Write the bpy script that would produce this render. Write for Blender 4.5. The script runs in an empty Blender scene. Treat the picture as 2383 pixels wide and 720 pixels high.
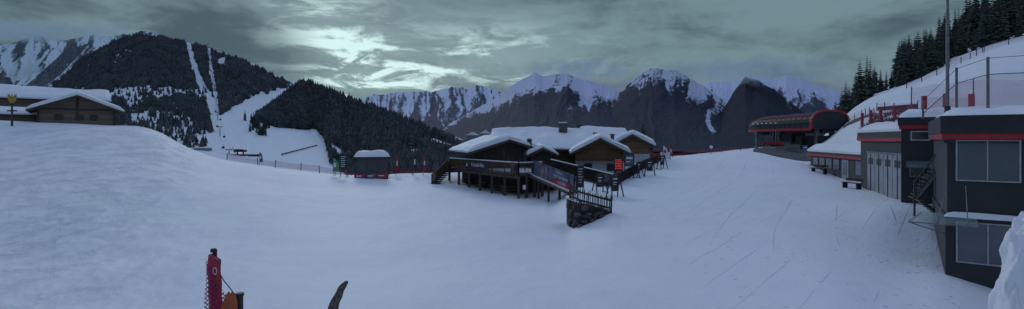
import bpy, math, random
import numpy as np
from mathutils import Vector, Matrix
random.seed(7); rng=np.random.default_rng(11)
F=1191.5; CX=1191.5; YH=325.0; CZ=6.0
sc=bpy.context.scene; COL=sc.collection
sc.view_settings.view_transform='Standard'; sc.view_settings.look='None'; sc.view_settings.exposure=0
def P(px,py,d): return Vector(((px-CX)/F*d, d, CZ+(YH-py)/F*d))
# ---------------------------------------------------------------- noise
T=rng.random((256,256))
def vn(x,y,s=0):
    x=np.asarray(x,float)+s*17.3; y=np.asarray(y,float)+s*9.1
    xi=np.floor(x).astype(int); yi=np.floor(y).astype(int); fx=x-xi; fy=y-yi
    fx=fx*fx*(3-2*fx); fy=fy*fy*(3-2*fy)
    a=T[xi%256,yi%256]; b=T[(xi+1)%256,yi%256]; c=T[xi%256,(yi+1)%256]; d=T[(xi+1)%256,(yi+1)%256]
    return (a*(1-fx)+b*fx)*(1-fy)+(c*(1-fx)+d*fx)*fy
def fbm(x,y,o=4,s=0):
    r=0;a=.5;t=0
    for i in range(o):
        r=r+a*vn(x*2**i,y*2**i,s+i); t+=a; a*=.5
    return r/t
def ridged(x,y,o=4,s=0):
    r=0;a=.5;t=0
    for i in range(o):
        r=r+a*(1-abs(2*vn(x*2**i,y*2**i,s+i)-1)); t+=a; a*=.55
    return r/t
def sstep(a,b,x):
    t=np.clip((x-a)/(b-a),0,1); return t*t*(3-2*t)
# ---------------------------------------------------------------- materials
def base_mat(name):
    m=bpy.data.materials.new(name); m.use_nodes=True
    nt=m.node_tree; b=nt.nodes['Principled BSDF']; return m,nt,b
def math_n(nt,op,a,b=None,clamp=False):
    n=nt.nodes.new('ShaderNodeMath'); n.operation=op; n.use_clamp=clamp
    for i,v in enumerate((a,b)):
        if v is None: continue
        if isinstance(v,(int,float)): n.inputs[i].default_value=v
        else: nt.links.new(v,n.inputs[i])
    return n.outputs[0]
def mixc(nt,f,a,b):
    n=nt.nodes.new('ShaderNodeMix'); n.data_type='RGBA'
    if isinstance(f,(int,float)): n.inputs[0].default_value=f
    else: nt.links.new(f,n.inputs[0])
    for i,v in ((6,a),(7,b)):
        if isinstance(v,(tuple,list)): n.inputs[i].default_value=(*v[:3],1)
        else: nt.links.new(v,n.inputs[i])
    return n.outputs[2]
def noise(nt,scale,detail=4,vec=None,rough=.5,dist=0):
    n=nt.nodes.new('ShaderNodeTexNoise'); n.inputs['Scale'].default_value=scale; n.inputs['Detail'].default_value=detail
    n.inputs['Roughness'].default_value=rough; n.inputs['Distortion'].default_value=dist
    if vec is not None: nt.links.new(vec,n.inputs['Vector'])
    return n.outputs['Fac']
def geopos(nt): return nt.nodes.new('ShaderNodeNewGeometry').outputs['Position']
def mapping(nt,vec,scale=(1,1,1),rot=(0,0,0)):
    n=nt.nodes.new('ShaderNodeMapping'); n.inputs['Scale'].default_value=scale; n.inputs['Rotation'].default_value=rot
    nt.links.new(vec,n.inputs[0]); return n.outputs[0]
def ramp(nt,f,p0,p1):
    n=nt.nodes.new('ShaderNodeMapRange'); n.interpolation_type='SMOOTHSTEP'
    n.inputs[1].default_value=p0; n.inputs[2].default_value=p1; nt.links.new(f,n.inputs[0]); return n.outputs[0]
def bump(nt,b,h,strength=.3,dist=.05):
    n=nt.nodes.new('ShaderNodeBump'); n.inputs['Strength'].default_value=strength; n.inputs['Distance'].default_value=dist
    nt.links.new(h,n.inputs['Height']); nt.links.new(n.outputs[0],b.inputs['Normal'])
def pm(name,c1,c2=None,scale=3,rough=.7,bm=.2,metal=0,stretch=(1,1,1),emit=None,es=0):
    m,nt,b=base_mat(name); c2=c2 or tuple(x*.7 for x in c1)
    tc=nt.nodes.new('ShaderNodeTexCoord').outputs['Object']
    v=mapping(nt,tc,stretch); f=noise(nt,scale,4,v)
    nt.links.new(mixc(nt,ramp(nt,f,.35,.65),c1,c2),b.inputs['Base Color'])
    b.inputs['Roughness'].default_value=rough; b.inputs['Metallic'].default_value=metal
    if bm: bump(nt,b,f,bm,.03)
    if emit: b.inputs['Emission Color'].default_value=(*emit,1); b.inputs['Emission Strength'].default_value=es
    return m
def wood(name,c1,c2,plank=.18,vertical=False):
    m,nt,b=base_mat(name)
    tc=nt.nodes.new('ShaderNodeTexCoord').outputs['Object']
    sp=nt.nodes.new('ShaderNodeSeparateXYZ'); nt.links.new(tc,sp.inputs[0])
    if vertical: q=math_n(nt,'ADD',sp.outputs[0],math_n(nt,'MULTIPLY',sp.outputs[1],.83))
    else: q=sp.outputs[2]
    s=math_n(nt,'DIVIDE',q,plank); fr=math_n(nt,'FRACT',s); fl=math_n(nt,'FLOOR',s)
    wn=nt.nodes.new('ShaderNodeTexWhiteNoise'); wn.noise_dimensions='1D'; nt.links.new(fl,wn.inputs['W'])
    g=noise(nt,4,4,mapping(nt,tc,(1,1,9) if not vertical else (9,9,1)))
    f=math_n(nt,'ADD',math_n(nt,'MULTIPLY',wn.outputs[0],.6),math_n(nt,'MULTIPLY',g,.5),True)
    c=mixc(nt,f,c1,c2); gap=math_n(nt,'LESS_THAN',fr,.09)
    nt.links.new(mixc(nt,gap,c,tuple(x*.15 for x in c1)),b.inputs['Base Color']); b.inputs['Roughness'].default_value=.75
    bump(nt,b,math_n(nt,'SUBTRACT',g,gap),.3,.03); return m
def snow_mat(name,tracks=False):
    m,nt,b=base_mat(name); p=geopos(nt)
    f1=noise(nt,.05,4,p); f2=noise(nt,1.2,5,p)
    c=mixc(nt,ramp(nt,f1,.3,.7),(.72,.79,.83),(.81,.80,.87))
    b.inputs['Roughness'].default_value=.65; b.inputs['Specular IOR Level'].default_value=.2
    h=math_n(nt,'MULTIPLY',f2,.7)
    f3=noise(nt,7,3,p); h=math_n(nt,'ADD',h,math_n(nt,'MULTIPLY',f3,.3))
    if tracks:
        sp=nt.nodes.new('ShaderNodeSeparateXYZ'); nt.links.new(p,sp.inputs[0])
        msk=ramp(nt,math_n(nt,'ADD',sp.outputs[0],math_n(nt,'MULTIPLY',sp.outputs[1],-.12)),1.0,7)
        vo=nt.nodes.new('ShaderNodeTexVoronoi'); vo.inputs['Scale'].default_value=1.9; nt.links.new(p,vo.inputs['Vector'])
        fp=ramp(nt,vo.outputs['Distance'],.22,.08)
        gate=ramp(nt,noise(nt,.35,3,p),.44,.58)
        fp=math_n(nt,'MULTIPLY',math_n(nt,'MULTIPLY',fp,gate),msk)
        h=math_n(nt,'SUBTRACT',h,math_n(nt,'MULTIPLY',fp,.9))
        wob=noise(nt,.018,1,p); tot=None
        for ang,fre,th,seed in ((-.60,.42,.955,1),(-.75,.75,.95,1.7),(.25,.17,.978,2.3)):
            q=math_n(nt,'ADD',math_n(nt,'MULTIPLY',sp.outputs[0],math.cos(ang)*fre),math_n(nt,'MULTIPLY',sp.outputs[1],math.sin(ang)*fre))
            q=math_n(nt,'ADD',q,math_n(nt,'MULTIPLY',wob,7))
            tr=ramp(nt,math_n(nt,'FRACT',q),th,.5+th*.5)
            g2=ramp(nt,noise(nt,.10,2,mapping(nt,p,(seed,seed,1))),.50,.60)
            tt=math_n(nt,'MULTIPLY',tr,g2); tot=tt if tot is None else math_n(nt,'ADD',tot,tt)
        tot=math_n(nt,'MULTIPLY',tot,math_n(nt,'ADD',math_n(nt,'MULTIPLY',msk,.85),.15))
        h=math_n(nt,'SUBTRACT',h,math_n(nt,'MULTIPLY',tot,.35))
        fq=math_n(nt,'ADD',math_n(nt,'MULTIPLY',fp,.28),math_n(nt,'MULTIPLY',tot,.08),True)
        rg=ramp(nt,noise(nt,.20,6,mapping(nt,p,(1,.5,1)),.68),.46,.70)
        fq=math_n(nt,'ADD',fq,math_n(nt,'MULTIPLY',rg,.20),True)
        lm=ramp(nt,math_n(nt,'ADD',sp.outputs[0],math_n(nt,'MULTIPLY',sp.outputs[1],.52)),-1,-9)
        rl=math_n(nt,'MULTIPLY',ramp(nt,noise(nt,.8,6,mapping(nt,p,(1,.6,1),(0,0,.5)),.72),.45,.66),lm)
        fq=math_n(nt,'ADD',fq,math_n(nt,'MULTIPLY',rl,.28),True)
        h=math_n(nt,'SUBTRACT',h,math_n(nt,'MULTIPLY',rl,1.3))
        c=mixc(nt,fq,c,(.46,.51,.62))
    nt.links.new(c,b.inputs['Base Color'])
    bump(nt,b,h,.55,.12); return m
def mountain_mat(name,rock1,rock2,snow,sc1=.02,k=.9,sharp=.08,uvs=(60,25)):
    m,nt,b=base_mat(name); p=geopos(nt)
    at=nt.nodes.new('ShaderNodeAttribute'); at.attribute_name='snow'
    uv=nt.nodes.new('ShaderNodeUVMap').outputs[0]
    n1=noise(nt,1,6,mapping(nt,uv,(uvs[0],uvs[1],1)),.70)
    n2=noise(nt,sc1,7,p,.7)
    nn=math_n(nt,'ADD',math_n(nt,'MULTIPLY',n1,.65),math_n(nt,'MULTIPLY',n2,.35))
    f=math_n(nt,'ADD',at.outputs['Fac'],math_n(nt,'MULTIPLY',math_n(nt,'SUBTRACT',nn,.5),k*2))
    f=ramp(nt,f,.5-sharp,.5+sharp)
    rk=mixc(nt,ramp(nt,noise(nt,sc1*3,4,p),.35,.65),rock1,rock2)
    nt.links.new(mixc(nt,f,rk,snow),b.inputs['Base Color']); b.inputs['Roughness'].default_value=.9
    b.inputs['Specular IOR Level'].default_value=.1
    return m
def net_mat(name,col,k=8,w=.16):
    m,nt,b=base_mat(name); uv=nt.nodes.new('ShaderNodeUVMap').outputs[0]
    v=mapping(nt,uv,(k,k,1),(0,0,.785)); sp=nt.nodes.new('ShaderNodeSeparateXYZ'); nt.links.new(v,sp.inputs[0])
    a=math_n(nt,'LESS_THAN',math_n(nt,'FRACT',sp.outputs[0]),w); c=math_n(nt,'LESS_THAN',math_n(nt,'FRACT',sp.outputs[1]),w)
    nt.links.new(math_n(nt,'MAXIMUM',a,c),b.inputs['Alpha'])
    f=noise(nt,3,3,uv); nt.links.new(mixc(nt,f,col,tuple(x*.6 for x in col)),b.inputs['Base Color']); b.inputs['Roughness'].default_value=.8
    return m
M={}
M['snow']=snow_mat('groomed_snow',True); M['snowp']=snow_mat('fresh_snow')
M['anth']=pm('anthracite_panel',(.016,.018,.024),(.024,.026,.034),.8,.6,.05)
M['anth2']=pm('dark_cladding',(.020,.023,.029),(.013,.015,.020),2,.6,.1)
M['red']=pm('red_paint',(.44,.02,.035),(.33,.015,.025),3,.5,.05)
M['redpad']=pm('red_padding',(.40,.03,.06),(.24,.02,.045),5,.6,.3)
M['grey']=pm('grey_metal',(.22,.23,.25),(.15,.16,.17),5,.45,.05,.6)
M['dgrey']=pm('dark_metal',(.04,.042,.048),(.025,.026,.03),5,.5,.05,.3)
M['white']=pm('white_plaster',(.55,.56,.58),(.42,.44,.46),2,.8,.1)
M['frame']=pm('window_frame_paint',(.38,.40,.44),(.30,.32,.36),4,.5,.02)
M['garage']=pm('garage_door_paint',(.30,.32,.36),(.23,.25,.29),1.5,.55,.03)
M['wood']=wood('brown_wood_planks',(.15,.08,.045),(.07,.04,.024))
M['woodl']=wood('larch_wood_planks',(.26,.145,.075),(.13,.075,.042))
M['woodd']=wood('dark_wood_planks',(.040,.028,.024),(.022,.017,.015),.14)
M['woodg']=wood('weathered_wood',(.25,.195,.155),(.13,.10,.08),.2)
M['woodv']=wood('weathered_fence_wood',(.08,.065,.058),(.035,.030,.028),.16,True)
M['beam']=pm('timber_beam',(.085,.058,.042),(.045,.032,.026),4,.8,.3,stretch=(1,1,.3))
M['bark']=pm('bark',(.06,.045,.035),(.03,.024,.02),3,.9,.5,stretch=(4,4,.7))
M['branch']=pm('dead_branch',(.16,.13,.12),(.05,.04,.04),9,.9,.8,stretch=(4,4,1))
M['asph']=pm('wet_asphalt',(.022,.023,.026),(.04,.042,.05),.7,.6,.15)
M['mortar']=pm('mortar',(.02,.019,.019),None,4,.9,.4)
M['stone']=pm('wall_stone',(.12,.112,.108),(.04,.038,.04),2.3,.85,.6)
M['concrete']=pm('concrete',(.25,.25,.26),(.16,.165,.17),2,.8,.2)
M['black']=pm('black_print',(.012,.012,.014),(.02,.02,.022),3,.5,.02)
M['whitep']=pm('white_print',(.7,.72,.74),(.62,.64,.66),3,.6,.0)
M['redp']=pm('red_print',(.42,.02,.035),(.34,.02,.03),3,.6,.0)
M['green']=pm('green_fabric',(.08,.35,.12),(.06,.25,.10),3,.7,.1)
M['blue']=pm('blue_fabric',(.04,.10,.30),(.03,.08,.2),3,.7,.1)
M['orange']=pm('orange_fabric',(.45,.11,.03),(.28,.06,.02),4,.7,.5)
M['yellow']=pm('golden_paint',(.5,.3,.05),(.3,.18,.04),4,.5,.3)
M['skin']=pm('printed_portrait',(.35,.22,.18),(.12,.10,.14),2,.7,.0)
M['bannerb']=pm('banner_blue_print',(.03,.04,.08),(.12,.13,.2),1.4,.6,.0)
M['led']=pm('lit_red_led',(.5,.02,.02),None,3,.5,0,emit=(1,.06,.04),es=.7)
M['lamp']=pm('lit_signal_lamp',(.6,.05,.03),None,3,.5,0,emit=(1,.12,.06),es=3)
M['blind']=pm('window_blind',(.12,.14,.165),(.085,.10,.125),.6,.25,.0)
M['grass']=pm('dry_grass',(.14,.11,.07),(.07,.06,.05),6,.9,.6)
M['rib']=pm('rib_metal',(.06,.065,.075),None,3,.5,0)
M['netr']=net_mat('red_net',(.50,.07,.11),7,.15)
M['netp']=net_mat('pink_net',(.50,.14,.25),9,.11)
M['netn']=net_mat('magenta_net',(.40,.03,.10),14,.30)
m,nt,b=base_mat('dark_glass'); b.inputs['Roughness'].default_value=.08; b.inputs['Specular IOR Level'].default_value=.6
f=noise(nt,1.5,2,geopos(nt)); nt.links.new(mixc(nt,f,(.015,.02,.025),(.05,.06,.07)),b.inputs['Base Color']); M['glass']=m
m,nt,b=base_mat('clear_glass'); b.inputs['Base Color'].default_value=(.35,.45,.48,1); b.inputs['Roughness'].default_value=.1
f=noise(nt,3,3,geopos(nt)); nt.links.new(math_n(nt,'ADD',math_n(nt,'MULTIPLY',f,.3),.15),b.inputs['Alpha']); M['cglass']=m
def foliage(name,c1,c2,snowamt,sc_=.5):
    m,nt,b=base_mat(name); g=nt.nodes.new('ShaderNodeNewGeometry'); p=g.outputs['Position']
    f=noise(nt,sc_,4,p); f2=noise(nt,1.4*sc_*2,3,p)
    sp=nt.nodes.new('ShaderNodeSeparateXYZ'); nt.links.new(g.outputs['Normal'],sp.inputs[0])
    c=mixc(nt,ramp(nt,f,.3,.7),c1,c2)
    s=math_n(nt,'MULTIPLY',ramp(nt,sp.outputs[2],.2,.75),ramp(nt,f2,.45,.65))
    nt.links.new(mixc(nt,math_n(nt,'MULTIPLY',s,snowamt),c,(.6,.65,.72)),b.inputs['Base Color'])
    b.inputs['Roughness'].default_value=.9; b.inputs['Specular IOR Level'].default_value=.1; return m
M['fol']=foliage('spruce_needles',(.042,.055,.047),(.075,.088,.074),.10)  # slope needles lightened to carry a little painted haze
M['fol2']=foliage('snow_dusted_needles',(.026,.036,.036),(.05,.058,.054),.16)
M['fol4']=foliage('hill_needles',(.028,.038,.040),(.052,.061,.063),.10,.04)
M['fol3']=foliage('hazy_needles',(.040,.052,.058),(.070,.084,.090),.07,.02)  # lighter tone has distance haze put into the needle colour
# ---------------------------------------------------------------- object helpers
ROOT={}
def tag(o,label=None,cat=None,group=None,kind=None):
    if label: o['label']=label
    if cat: o['category']=cat
    if group: o['group']=group
    if kind: o['kind']=kind
def thing(name,loc,label,cat,group=None):
    e=bpy.data.objects.new(name,None); e.location=loc; COL.objects.link(e); e.empty_display_size=.3
    tag(e,label,cat,group); ROOT[e.name]=Vector(loc); return e
class MB:
    def __init__(s,o=(0,0,0),ang=0): s.v=[];s.f=[];s.fr(o,ang)
    def fr(s,o=(0,0,0),ang=0):
        s.o=Vector(o); s.c=math.cos(ang); s.s=math.sin(ang); return s
    def w(s,p): return (s.o.x+p[0]*s.c-p[1]*s.s, s.o.y+p[0]*s.s+p[1]*s.c, s.o.z+p[2])
    def add(s,vs,fs):
        n=len(s.v); s.v+=[s.w(p) for p in vs]; s.f+=[tuple(i+n for i in f) for f in fs]
    def box(s,x0,x1,y0,y1,z0,z1):
        s.add([(x0,y0,z0),(x1,y0,z0),(x1,y1,z0),(x0,y1,z0),(x0,y0,z1),(x1,y0,z1),(x1,y1,z1),(x0,y1,z1)],
          [(0,3,2,1),(4,5,6,7),(0,1,5,4),(1,2,6,5),(2,3,7,6),(3,0,4,7)]); return s
    def prism(s,fp,z0,z1):
        n=len(fp); a=sum(fp[i][0]*fp[(i+1)%n][1]-fp[(i+1)%n][0]*fp[i][1] for i in range(n))
        if a<0: fp=fp[::-1]
        s.add([(x,y,z0) for x,y in fp]+[(x,y,z1) for x,y in fp],
          [tuple(range(n))[::-1],tuple(range(n,2*n))]+[(i,(i+1)%n,(i+1)%n+n,i+n) for i in range(n)]); return s
    def xprof(s,prof,y0,y1):
        n=len(prof)
        s.add([(x,y0,z) for x,z in prof]+[(x,y1,z) for x,z in prof],
          [tuple(range(n)),tuple(range(n,2*n))[::-1]]+[((i+1)%n,i,i+n,(i+1)%n+n) for i in range(n)]); return s
    def cyl(s,a,b,r0,r1=None,n=8):
        r1=r0 if r1 is None else r1; a=Vector(a); b=Vector(b); d=(b-a).normalized()
        u=d.orthogonal().normalized(); w=d.cross(u)
        vs=[];
        for c,r in((a,r0),(b,r1)):
            for i in range(n):
                t=2*math.pi*i/n; vs.append(tuple(c+u*math.cos(t)*r+w*math.sin(t)*r))
        s.add(vs,[(i,(i+1)%n,(i+1)%n+n,i+n) for i in range(n)]+[tuple(range(n))[::-1],tuple(range(n,2*n))]); return s
    def beam(s,a,b,w,h):
        a=Vector(a); b=Vector(b); d=(b-a).normalized(); up=Vector((0,0,1))
        if abs(d.z)>.95: up=Vector((0,1,0))
        r=d.cross(up).normalized()*w/2; u=r.cross(d).normalized()*h/2
        vs=[tuple(p+q) for p in(a,b) for q in(-r-u,r-u,r+u,-r+u)]
        s.add(vs,[(0,1,2,3),(7,6,5,4),(0,4,5,1),(1,5,6,2),(2,6,7,3),(3,7,4,0)]); return s
    def wall(s,a,b,z0,z1,t=.06,y=0):
        a=Vector((a[0],a[1],0)); b=Vector((b[0],b[1],0)); n=(b-a).normalized(); n=Vector((n.y,-n.x,0))
        o=n*y; p=[a+o,b+o,b+o-n*t,a+o-n*t]
        return s.prism([(q.x,q.y) for q in p],z0,z1)
    def obj(s,name,mat,parent=None,label=None,bevel=0,smooth=False,root=None):
        me=bpy.data.meshes.new(name); rl=Vector((0,0,0))
        if parent is not None: rl=ROOT[parent.name]
        me.from_pydata([(x-rl.x,y-rl.y,z-rl.z) for x,y,z in s.v],[],s.f); me.validate(); me.update()
        me.materials.append(M[mat] if isinstance(mat,str) else mat)
        if smooth:
            me.polygons.foreach_set('use_smooth',[True]*len(me.polygons))
        o=bpy.data.objects.new(name,me); COL.objects.link(o)
        if parent is not None: o.parent=parent; ROOT[o.name]=rl
        if label: o['label']=label
        if bevel:
            b=o.modifiers.new('b','BEVEL'); b.width=bevel; b.segments=3; b.limit_method='ANGLE'
        return o
def text(body,size,o,right,up,mat,parent,name='lettering'):
    c=bpy.data.curves.new('t','FONT'); c.body=body; c.size=size; c.align_x='CENTER'; c.align_y='CENTER'; c.extrude=.004; c.resolution_u=2
    t=bpy.data.objects.new('t',c); COL.objects.link(t); bpy.context.view_layer.update()
    me=bpy.data.meshes.new_from_object(t.evaluated_get(bpy.context.evaluated_depsgraph_get()))
    bpy.data.objects.remove(t); r=Vector(right).normalized(); u=Vector(up).normalized(); n=r.cross(u)
    o=Vector(o)-ROOT[parent.name]
    for v in me.vertices: v.co=o+r*v.co.x+u*v.co.y+n*v.co.z
    me.materials.clear(); me.materials.append(M[mat]); me.name=name
    ob=bpy.data.objects.new(name,me); COL.objects.link(ob); ob.parent=parent; ROOT[ob.name]=ROOT[parent.name]; return ob
def grid_mesh(name,X,Y,Z,mat,attr=None,uv=None):
    r,c=X.shape; co=np.stack([X,Y,Z],-1).reshape(-1,3)
    i=np.arange(r*c).reshape(r,c); q=np.stack([i[:-1,:-1],i[:-1,1:],i[1:,1:],i[1:,:-1]],-1).reshape(-1,4)
    me=bpy.data.meshes.new(name); me.vertices.add(len(co)); me.vertices.foreach_set('co',co.ravel())
    me.loops.add(q.size); me.loops.foreach_set('vertex_index',q.ravel())
    me.polygons.add(len(q)); me.polygons.foreach_set('loop_start',np.arange(0,q.size,4)); me.polygons.foreach_set('loop_total',np.full(len(q),4))
    me.update(calc_edges=True); me.polygons.foreach_set('use_smooth',np.ones(len(q),bool))
    if attr is not None:
        a=me.attributes.new('snow','FLOAT','POINT'); a.data.foreach_set('value',attr.ravel().astype(np.float32))
    if uv is not None:
        l=me.uv_layers.new(name='UVMap'); l.data.foreach_set('uv',uv.reshape(-1,2)[q.ravel()].ravel().astype(np.float32))
    me.materials.append(mat if not isinstance(mat,str) else M[mat]); o=bpy.data.objects.new(name,me); COL.objects.link(o); o['kind']='structure'; return o
# ---------------------------------------------------------------- ground
cols={
-1500:[(6,1200),(14,690),(20,560),(30,420),(45,300),(60,250),(100,300),(230,480)],
-400:[(6,1200),(14,700),(20,575),(30,430),(45,322),(57,274),(75,270),(100,320),(230,480)],
0:[(6,1200),(14,718),(20,600),(30,455),(45,340),(57,278),(61,283),(75,296),(100,330),(230,480)],
200:[(6,1200),(14,722),(20,604),(30,462),(45,349),(56,290),(61,288),(75,297),(100,335),(230,480)],
350:[(6,1200),(14,725),(20,610),(30,485),(45,375),(57,306),(66,294),(80,312),(100,350),(230,500)],
450:[(6,1200),(14,725),(20,615),(30,500),(45,405),(58,358),(66,349),(80,368),(100,405),(230,520)],
520:[(6,1200),(14,725),(20,620),(30,510),(45,425),(60,376),(68,371),(85,397),(230,520)],
640:[(6,1200),(14,725),(20,620),(30,515),(45,440),(60,394),(68,388),(85,412),(230,540)],
820:[(6,1200),(14,725),(20,620),(30,520),(45,450),(52,428),(60,413),(68,408),(85,422),(230,560)],
1000:[(6,1200),(14,725),(20,620),(30,523),(45,460),(55,428),(62,410),(70,402),(90,420),(230,560)],
1100:[(6,1200),(14,725),(20,620),(30,528),(45,474),(54,447),(62,425),(75,400),(100,420),(230,560)],
1200:[(6,1200),(14,725),(20,622),(30,538),(40,494),(48,468),(56,450),(70,420),(100,420),(230,560)],
1290:[(6,1200),(14,725),(20,622),(30,550),(33,532),(42,485),(50,462),(60,430),(80,392),(100,400),(230,540)],
1322:[(6,1200),(14,725),(20,620),(30,555),(33,538),(37,505),(42,462),(50,430),(60,402),(80,385),(230,520)],
1350:[(6,1200),(14,724),(20,618),(30,545),(33,522),(36,482),(42,443),(50,418),(60,395),(80,380),(230,510)],
1420:[(6,1200),(14,722),(20,612),(28,535),(33,498),(40,465),(48,425),(54,403),(62,385),(75,368),(100,376),(230,500)],
1500:[(6,1200),(14,720),(20,605),(30,512),(40,450),(50,410),(60,386),(75,367),(100,370),(230,470)],
1600:[(6,1200),(14,720),(20,600),(32,492),(50,402),(62,374),(75,362),(100,364),(230,450)],
1745:[(6,1200),(14,715),(20,597),(32,482),(45,402),(58,352),(64,348),(80,347),(120,345),(230,450)],
1810:[(6,1200),(14,715),(20,597),(32,480),(42,415),(54,372),(60,368),(85,346),(120,344),(230,440)],
1890:[(6,1200),(14,715),(20,600),(30,492),(40,428),(50,397),(60,380),(85,350),(120,344),(230,430)],
1960:[(6,1200),(14,720),(20,612),(30,485),(38,438),(48,410),(58,370),(72,310),(90,285),(120,275),(200,280),(400,330)],
2010:[(6,1200),(14,735),(20,622),(28,500),(34,452),(40,436),(48,400),(56,310),(64,268),(80,245),(110,232),(150,225),(400,330)],
2060:[(6,1200),(14,745),(20,632),(27,500),(31,462),(38,440),(46,330),(54,290),(64,255),(90,225),(120,214),(180,200),(400,320)],
2105:[(6,1200),(14,755),(20,640),(26,520),(30,468),(38,440),(46,320),(52,285),(62,255),(90,215),(120,200),(200,180),(400,320)],
2200:[(6,1200),(14,770),(20,640),(24,560),(29,470),(38,440),(44,310),(50,272),(70,220),(100,170),(120,150),(200,120),(400,250)],
2300:[(6,1200),(14,800),(20,655),(30,560),(38,450),(44,300),(50,264),(70,195),(100,128),(120,108),(200,75),(400,200)],
2383:[(6,1200),(14,820),(20,668),(30,560),(38,450),(44,295),(50,258),(70,180),(100,105),(120,82),(200,45),(400,180)],
2800:[(6,1200),(14,880),(20,690),(30,600),(38,450),(44,280),(50,225),(70,120),(100,20),(120,-20),(200,-70),(400,100)],
4000:[(6,1200),(14,900),(20,700),(30,600),(38,450),(44,280),(50,200),(70,60),(100,-60),(120,-100),(200,-150),(400,50)]}
DS=np.concatenate([[-20,0],np.geomspace(6,260,400),np.array([330,450,700,1200,2500,6000,14000])])
cpx=sorted(cols); tab=[]
for c in cpx:
    pts=cols[c]; d=[p[0] for p in pts]; z=[CZ+(YH-p[1])/F*p[0] for p in pts]
    if d[-1]<400: d+=[450]; z+=[-70]
    else: d+=[900]; z+=[-70]
    d+=[14000]; z+=[-90]
    tab.append(np.interp(DS,d,z))
tab=np.array(tab)
for _ in range(10):
    t=tab.copy(); t[:,1:-8]=(tab[:,:-9]+2*tab[:,1:-8]+tab[:,2:-7])/4; tab=t
def gz(x,y):
    x=np.asarray(x,float); y=np.asarray(y,float); px=CX+x*F/np.maximum(y,10)
    di=np.interp(y,DS,np.arange(len(DS)))
    i0=np.clip(np.floor(di).astype(int),0,len(DS)-2); fd=di-i0; z=0
    sp_=np.where((px>1270)&(px<1440),8,34)
    for o_,w_ in ((-1,.2),(-.5,.2),(0,.2),(.5,.2),(1,.2)):
        ci=np.interp(px+o_*sp_,cpx,np.arange(len(cpx)))
        c0=np.clip(np.floor(ci).astype(int),0,len(cpx)-2); fc=ci-c0
        z=z+w_*((tab[c0,i0]*(1-fd)+tab[c0,i0+1]*fd)*(1-fc)+(tab[c0+1,i0]*(1-fd)+tab[c0+1,i0+1]*fd)*fc)
    z=z+(fbm(x*.12,y*.12,3,3)-.5)*.5*np.clip(y/20,0,1)
    lump=sstep(640,150,px)*sstep(56,30,y)
    z=z+(ridged(x*.8+y*.3,y*.5,4,5)-.5)*.28*lump
    z=z+(fbm(x*1.0,y*.8,4,8)-.5)*.06
    return z
pxs=np.concatenate([np.linspace(-1500,-60,40),np.linspace(-50,2440,620),np.linspace(2460,4000,40)])
D,PX=np.meshgrid(DS,pxs,indexing='ij'); GX=(PX-CX)/F*np.maximum(D,10)
grid_mesh('ground',GX,D,gz(GX,D),'snow')
def G(px,d,dz=0):
    x=(px-CX)/F*d; return Vector((x,d,float(gz(x,d))+dz))
a=np.linspace(0,1,50)
U,V=np.meshgrid(a,a,indexing='ij'); dd=60+U*34; pp=(1752+U*4)+(1893-1752)*V
AX=(pp-CX)/F*dd; grid_mesh('asphalt_plaza',AX,dd,gz(AX,dd)+.07,'asph')
# ---------------------------------------------------------------- far terrain
def inpoly(px,py,poly):
    r=np.zeros(np.shape(px),bool); n=len(poly)
    for i in range(n):
        x0,y0=poly[i]; x1,y1=poly[(i+1)%n]
        if y0==y1: continue
        c=((y0>py)!=(y1>py))&(px<(x1-x0)*(py-y0)/(y1-y0)+x0); r^=c
    return r
def itp(x,pts): return np.interp(x,[p[0] for p in pts],[p[1] for p in pts])
class Sheet:
    def __init__(s,top,toe,dtop,dtoe,p=1.,amp=6,fx=60,fv=2.,seed=0,jag=2.5,env=.15,rid=True):
        s.__dict__.update(locals())
    def at(s,px,v):
        dt=itp(px,s.dtop); db=itp(px,s.dtoe); d=db+(dt-db)*v
        y=itp(px,s.toe)+(itp(px,s.top)-itp(px,s.toe))*np.power(np.maximum(v,0),s.p)
        wx=px/s.fx+(fbm(px/90,v*3,3,s.seed+20)-.5)*1.2
        n=(ridged(wx,v*s.fv,5,s.seed) if s.rid else fbm(wx,v*s.fv,5,s.seed))-.5
        e=np.clip(v/s.env,0,1)*(1-.8*sstep(.8,1,v))
        y=y-s.amp*n*2*e-(ridged(px/22,v*0+.5,4,s.seed+7)-.5)*s.jag*2*sstep(.65,1,v)
        return (px-CX)/F*d,d,CZ+(YH-y)/F*d,y,n
    def build(s,name,mat,snowf,x0,x1,nx=420,nv=130):
        px=np.linspace(x0,x1,nx); v=np.linspace(0,1,nv)
        V,PXX=np.meshgrid(v,px,indexing='ij'); X,Y,Z,y,n=s.at(PXX,V)
        at=snowf(PXX,V,y,n)
        Xb,Yb=X[-1]*1.25,Y[-1]*1.25; Zb=Z[-1]-.25*(Z[-1]+60)-.12*Y[-1]
        X=np.vstack([X,Xb]);Y=np.vstack([Y,Yb]);Z=np.vstack([Z,Zb]); at=np.vstack([at,at[-1]])
        V=np.vstack([V,V[-1]+.1]); PXX=np.vstack([PXX,PXX[-1]])
        uv=np.stack([PXX/1000,V],-1)
        return grid_mesh(name,X,Y,Z,mat,at,uv)
HAZE_SNOW=(.50,.54,.70)  # blue distance haze mixed into the far snow colour
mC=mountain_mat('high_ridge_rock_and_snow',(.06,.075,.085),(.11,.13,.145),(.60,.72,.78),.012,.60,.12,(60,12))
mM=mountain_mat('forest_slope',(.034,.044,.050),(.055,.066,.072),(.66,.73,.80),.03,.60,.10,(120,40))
mE1=mountain_mat('hazy_rock_forest_and_snow',(.028,.034,.058),(.044,.051,.080),HAZE_SNOW,.008,.95,.12,(110,26))  # aerial haze painted into the peak colours, palest on the furthest layers
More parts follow.
